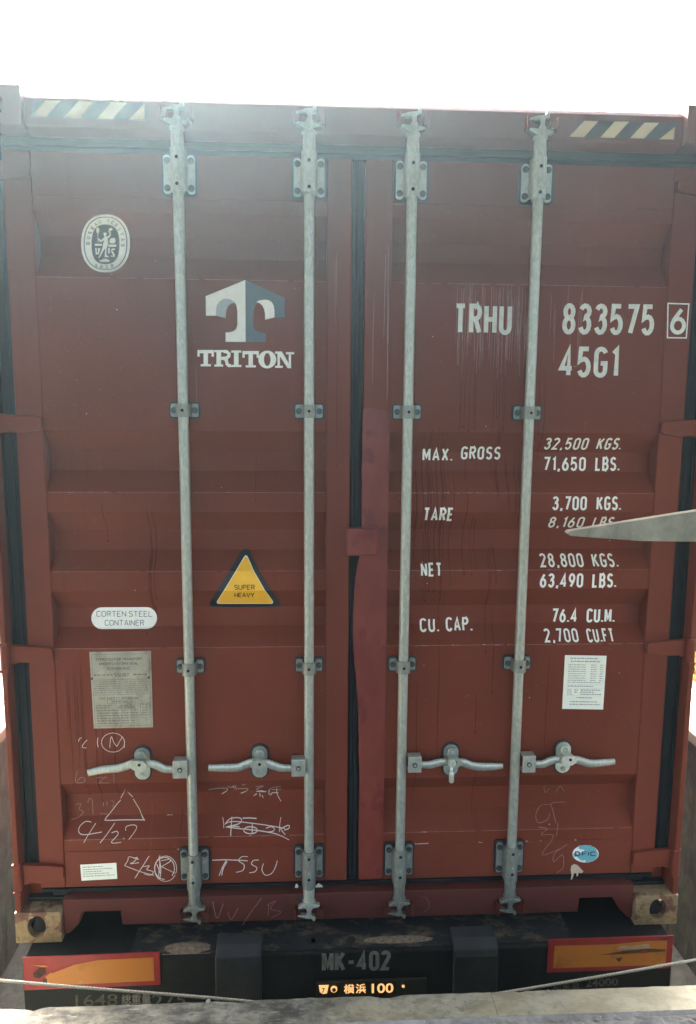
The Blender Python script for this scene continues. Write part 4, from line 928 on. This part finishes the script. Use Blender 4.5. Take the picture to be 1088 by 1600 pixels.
chassis_text('車両重', [(845, 1533), (905, 1531), (905, 1545), (845, 1547)], 'dim2', .004) if False else chassis_text('総重量', [(864, 1533), (906, 1532), (906, 1545), (864, 1547)], 'dim2', .004)
chassis_text('24000', [(915, 1530.5), (966, 1528), (966, 1540), (915, 1542.5)], 'dim2', .02)
# licence plate
LPt = lambda u, v: W(u, v, YB-.012)
mb = MB(); a, b = LPt(495, 1536), LPt(667, 1536); zt = a[1]; mb.box(a[0], b[0], YB-.012, YB-.0005, zt-.165, zt, 'lplate')
LPO = mb.build('licence_plate', CH, .002, label='green licence plate with lamp-lit characters')
for txt, c in (('横', [(537.5, 1538.3), (554, 1537.8), (554, 1552.6), (537.5, 1553)]), ('浜', [(556, 1537.6), (572, 1537), (572, 1552), (556, 1552.5)]), ('100', [(581, 1537), (615, 1536.2), (615, 1551.2), (581, 1552)])):
    mb = MB(); font_text(mb, txt, quad_px(c, LPt), 'lit', YB-.0128, .02); mb.build('plate_lettering', LPO)
a, b = LPt(629, 1539), LPt(632, 1542); mb = MB(); mb.cyl((a[0]+.003, YB-.0145, a[1]-.005), .005, .0022, 'Y', 12, 'lit'); mb.build('plate_screw', LPO)
mb = MB(); mb.prism([LPt(*q) for q in ((498.5, 1539.5), (514, 1539), (511, 1552), (505, 1553), (500, 1550))], YB-.0135, YB-.0125, 'lit')
font_text(mb, '7', quad_px([(503, 1543.5), (508, 1543.5), (508, 1551), (503, 1551)], LPt), 'black', YB-.0142, .03); mb.build('plate_tag', LPO)
mb = MB(); c = LPt(522, 1545); mb.cyl((c[0], YB-.017, c[1]), .0115, .004, 'Y', 18, 'lit', r2=.012); mb.cyl((c[0], YB-.020, c[1]), .007, .003, 'Y', 14, 'rust'); mb.build('plate_bolt', LPO)
# frame under the container
for sx in (-1, 1):
    mb = MB(); a, b = sorted((sx*.36, sx*.50)); mb.box(a, b, .191, 11.9, -.28, -.03, 'chassis'); mb.build('chassis_rail', CH, .004)
for yy in (3.2, 4.5):
    mb = MB(); mb.cyl((-1.0, yy, -.42), .06, 2.0, 'X', 14, 'chassis'); ax = mb.build('axle', CH)
    for xx in (-1.16, .90):
        mb = MB(); P = [(.27, 0), (.44, .01), (.48, .04), (.48, .22), (.44, .25), (.27, .26)]; n = 32
        mb.add([(xx+q, yy+r_*math.cos(2*math.pi*i/n), -.42+r_*math.sin(2*math.pi*i/n)) for r_, q in P for i in range(n)], [(j*n+i, j*n+(i+1) % n, (j+1)*n+(i+1) % n, (j+1)*n+i) for j in range(5) for i in range(n)], 'tyre', True)
        mb.cyl((xx+.05, yy, -.42), .272, .16, 'X', n, 'galv_d'); mb.build('wheel', CH)
    for v in (): pass

# ------------------------------------------------------------------ dock, pit and ground
ZD, ZP = .30, -.90; XL, XR = -1.70, 1.78; YE = -.636
def struct(name, mb, **k): return mb.build(name, None, kind='structure', **k)
def sheet(x0, x1, y0, y1, z, m, mb=None):
    mb = mb or MB(); mb.add([(x0, y0, z), (x1, y0, z), (x1, y1, z), (x0, y1, z)], [(0, 1, 2, 3)], m); return mb
def bumpy(x0, x1, y0, y1, z, m, nx, ny, amp, seed=1, edge0=False):
    rg = random.Random(seed); V = []
    for j in range(ny+1):
        for i in range(nx+1): V.append((x0+(x1-x0)*i/nx, y0+(y1-y0)*j/ny, z+rg.uniform(-amp, amp)))
    mb = MB(); mb.add(V, [(j*(nx+1)+i, j*(nx+1)+i+1, (j+1)*(nx+1)+i+1, (j+1)*(nx+1)+i) for j in range(ny) for i in range(nx)], m, False); return mb
struct('pit_floor', bumpy(XL, XR, YE-.02, 16, ZP, 'pit', 60, 140, .004))
struct('ground', sheet(-40, XL-.30, YE+.02, 40, ZD-.02, 'gravel', sheet(XR+.30, 40, YE+.02, 40, ZD-.02, 'gravel', sheet(XL-.30, XR+.30, 16, 40, ZD-.02, 'gravel'))))
for a, b, lb in ((XL-.3, XL, 'left concrete retaining wall of the loading pit, beside the trailer'), (XR, XR+.3, 'right concrete retaining wall of the loading pit, beside the trailer')):
    t = thing('retaining_wall', lb, 'wall', ((a+b)/2, 7.5, ZP), 'retaining walls of the loading pit'); cx = (a+b)/2
    n = 60; rg = random.Random(int(a*100)); mb = MB()
    mb.box(a-cx, b-cx, YE+.02-7.5, 16-7.5, 0, ZD-ZP-.05, 'wall'); mb.build('wall_face', t)
    for j in range(8):
        y0 = YE+.02+j*2.08-7.5; mb = MB(); mb.box(a-cx-.01, b-cx-.004 if b < 0 else b-cx+.01, y0, y0+2.07, ZD-ZP-.049, ZD-ZP+.012, 'coping'); mb.build('coping_block', t, .008, 2)
# dock
mb = MB(); mb.box(-8, 8, -9, YE-.105, ZP, ZD-.012, 'dockf'); struct('unseen_dock_floor', mb)
mb = MB(); mb.box(-8, 8, YE-.104, YE-.004, ZP, ZD-.05, 'wall'); DK = thing('loading_dock', 'edge of the loading dock along the bottom, worn steel plates over a concrete face', 'dock', (0, YE, ZD)); mb.v = [(a, b-YE, c-ZD) for a, b, c in mb.v]; mb.build('dock_face', DK)
rg = random.Random(4)
def edge_piece(x0, x1, loc):
    mb = MB(); n = int((x1-x0)/.02); fr, bk = [], []
    for i in range(n+1):
        x = x0+(x1-x0)*i/n; nick = sum(d*math.exp(-((x-c)/wd)**2) for c, wd, d in ((-.905, .012, .010), (-.93, .02, .006), (.05, .025, .010), (-.17, .012, -.004), (-.35, .03, .006), (.42, .01, .004)))
        fr.append((x, YE-nick+rg.uniform(-.0012, .0012))); bk.append((x, YE-.084+rg.uniform(-.0006, .0006)))
    V = [(x, y, ZD) for x, y in fr]+[(x, y, ZD+.001) for x, y in bk]+[(x, y+.001, ZD-.05) for x, y in fr]+[(x, y, ZD-.03) for x, y in bk]; n += 1
    F = [(i, i+1, n+i+1, n+i)[::-1] for i in range(n-1)]+[(i, 2*n+i, 2*n+i+1, i+1) for i in range(n-1)]+[(n+i, n+i+1, 3*n+i+1, 3*n+i) for i in range(n-1)]
    F += [(0, n, 3*n, 2*n), (n-1, 3*n-1, 4*n-1, 2*n-1)]
    mb.add([(a-0, b-YE, c-ZD) for a, b, c in V], F, 'edge'); return mb
edge_piece(-1.69, .3408, 0).build('edge_plate', DK)
edge_piece(.342, 1.77, 0).build('edge_plate', DK, label='yellowish edge plate right of the joint')
mb = MB()                                                        # grout groove and broken concrete behind the plate
V = []; nx, ny = 260, 16; x0, x1, y1, y0 = -1.6, 1.7, YE-.085, YE-.235
for j in range(ny+1):
    for i in range(nx+1):
        e = j/ny; h = .002+rg.uniform(-.006, .006)*(1 if e > .08 else .2)-.010*math.exp(-((e-.10)/.06)**2)
        V.append((x0+(x1-x0)*i/nx, y1+(y0-y1)*e, ZD+h))
mb.add(V, [(j*(nx+1)+i, (j+1)*(nx+1)+i, (j+1)*(nx+1)+i+1, j*(nx+1)+i+1) for j in range(ny) for i in range(nx)], 'dockc'); mb.build('broken_concrete', kind='stuff')
mb = MB()
for i in range(500):                                             # loose grit
    x, y = rg.uniform(-1.5, 1.5), YE-.09-abs(rg.gauss(0, .06)); r_ = rg.uniform(.001, .004); c = Vector((x, y, ZD+.004)); V = [c+Vector((rg.uniform(-1, 1), rg.uniform(-1, 1), rg.uniform(-.3, 1)))*r_ for _ in range(4)]
    mb.add(V, [(0, 1, 2), (0, 2, 3), (0, 3, 1), (1, 3, 2)], rg.choice(['coping', 'dockc', 'sand', 'wall']))
mb.build('grit', kind='stuff')
for n_, (u, v) in enumerate(((326, 1563.5), (856.5, 1549))):      # pebbles on the plate
    d = AF+AR*(u-544)/FPX-AU*(v-800)/FPX; t_ = (ZD-CAM[2])/d[2]; p = CAM+d*t_
    mb = MB(); mb.cyl((0, 0, 0), .007, .004, 'Z', 9, 'dockc', r2=.004); o = tag(mb.build('pebble', None, .001, loc=(p[0], p[1]-.004, ZD+.0012)), ('small pale pebble on the left edge plate', 'small pale pebble on the right edge plate')[n_], 'pebble', 'pebbles on the dock edge'); o.rotation_euler.z = n_
# wire rope across the gap
YW = -.50; P = [(-60, 1527), (0, 1532), (100, 1541), (200, 1549), (300, 1557), (380, 1564), (480, 1575), (580, 1580), (680, 1573), (760, 1556), (850, 1541), (950, 1524), (1088, 1500), (1160, 1487)]
pw = [Vector((W(u, v, YW)[0], YW, W(u, v, YW)[1])) for u, v in P]; Q = []
for i in range(len(pw)-1):
    p0, p1, p2, p3 = [pw[max(0, min(len(pw)-1, j))] for j in (i-1, i, i+1, i+2)]
    for k in range(12):
        t_ = k/12; Q.append(.5*((2*p1)+(-p0+p2)*t_+(2*p0-5*p1+4*p2-p3)*t_*t_+(-p0+3*p1-3*p2+p3)*t_**3))
Q = [Vector((XL, YW, Q[0].z+.03))]+Q+[Vector((XR, YW, Q[-1].z+.10))]
D = []                                                            # resample densely, three twisted strands
for a, b in zip(Q, Q[1:]):
    m_ = max(1, int((b-a).length/.004))
    for k in range(m_): D.append(a+(b-a)*k/m_)
rope = thing('wire_rope', 'pale twisted wire rope slung slackly across the gap before the trailer', 'rope', (0, YW, ZD)); acc = 0
for s in range(3):
    mb = MB(); acc = 0; pts = []
    for i, p in enumerate(D):
        if i: acc += (p-D[i-1]).length
        a = acc/.030*2*math.pi+s*2*math.pi/3; pts.append(p+Vector((0, math.cos(a), math.sin(a)))*.0021-Vector((0, YW, ZD)))
    mb.tube(pts, .0024, 'rope', 6); mb.build('rope_strand', rope)
# pointed grey bar reaching in from the right
YG = -.60; g1 = lambda u, v: W(u, v, YG)
rb = thing('pointed_bar', 'weathered grey pointed bar reaching in from the right before the container door', 'bar', (1.0, YG, 1.6))
tip = [(884, 832), (888, 828.5), (960, 817), (1030, 806), (1088, 797), (1180, 784)]; low = [(1180, 842), (1088, 845.5), (1000, 844.5), (940, 840), (890, 836.5)]
pts = [(a-1.0, b-1.6) for a, b in [g1(*q) for q in tip+low]]
rgt = [(1.62-1.0, 1.75-1.6), (1.62-1.0, 1.56-1.6)]
pts = pts[:len(tip)]+rgt+pts[len(tip):]
mb = MB(); mb.prism(pts, -.012, .014, 'blade'); mb.build('bar_blade', rb, .003, 2)
mb = MB(); mb.box(.56, .64, -.05, .06, ZD-1.6+.001, .55, 'galv_d'); mb.build('bar_post', rb, .004)

# far ground cover either side
def blades(name, x0, x1, y0, y1, n, h, m, z=ZD-.02, seed=2, wd=.012):
    rg = random.Random(seed); mb = MB()
    for i in range(n):
        x, y = rg.uniform(x0, x1), rg.uniform(y0, y1); a = rg.uniform(0, 6.28); hh = h*rg.uniform(.4, 1.2); dx, dy = math.cos(a)*wd, math.sin(a)*wd; l = rg.uniform(-.5, .5)*hh, rg.uniform(-.5, .5)*hh
        mb.add([(x-dx, y-dy, z), (x+dx, y+dy, z), (x+l[0], y+l[1], z+hh)], [(0, 1, 2)], m)
    return mb.build(name, kind='stuff')
blades('dry_grass', XR+.45, XR+5, 1.2, 9, 9000, .10, 'dry')
struct('dry_verge', sheet(XR+.42, XR+9, 1.15, 22, ZD-.016, 'dry'))
blades('dark_hedge', XR+.9, XR+4.0, 6.0, 9.0, 9000, .9, 'green', seed=5, wd=.05)
# unseen canopy above the camera, placed to block overhead light on the doors
DB = thing('unseen_shade_canopy', 'unseen flat grey steel canopy above the camera, open on all sides, shaped to block overhead light', 'canopy', (0, -4, ZD))
CAN_Y, CAN_Z = -.25, 4.3
mb = MB(); mb.box(-7, 7, -4, CAN_Y+4, CAN_Z-ZD, CAN_Z-ZD+.15, 'roof'); mb.build('shade_canopy_roof', DB)
for x in (-6.5, 6.5):
    for y in (-3.6, -.2+3.2): mb = MB(); mb.box(x-.08, x+.08, y-.08, y+.08, 0, CAN_Z-ZD-.001, 'roof'); mb.build('shade_canopy_post', DB)
# ------------------------------------------------------------------ lens veil
if VEIL_HAZE > 0:  # added air volume standing in for veiling glare in the lens
    mb = MB(); mb.box(-41, 41, -10, 41, ZP-1, 4.7, 'hole'); hz = mb.build('lens_veil_haze', None, kind='stuff')
    hm = bpy.data.materials.new('lens_veil_air'); hm.use_nodes = True; n_ = hm.node_tree; n_.nodes.clear(); out = n_.nodes.new('ShaderNodeOutputMaterial'); pv = n_.nodes.new('ShaderNodeVolumePrincipled')
    pv.inputs['Color'].default_value = (.62, .87, 1, 1); pv.inputs['Density'].default_value = VEIL_HAZE; pv.inputs['Anisotropy'].default_value = .75
    n_.links.new(pv.outputs[0], out.inputs['Volume']); hz.data.materials.clear(); hz.data.materials.append(hm)
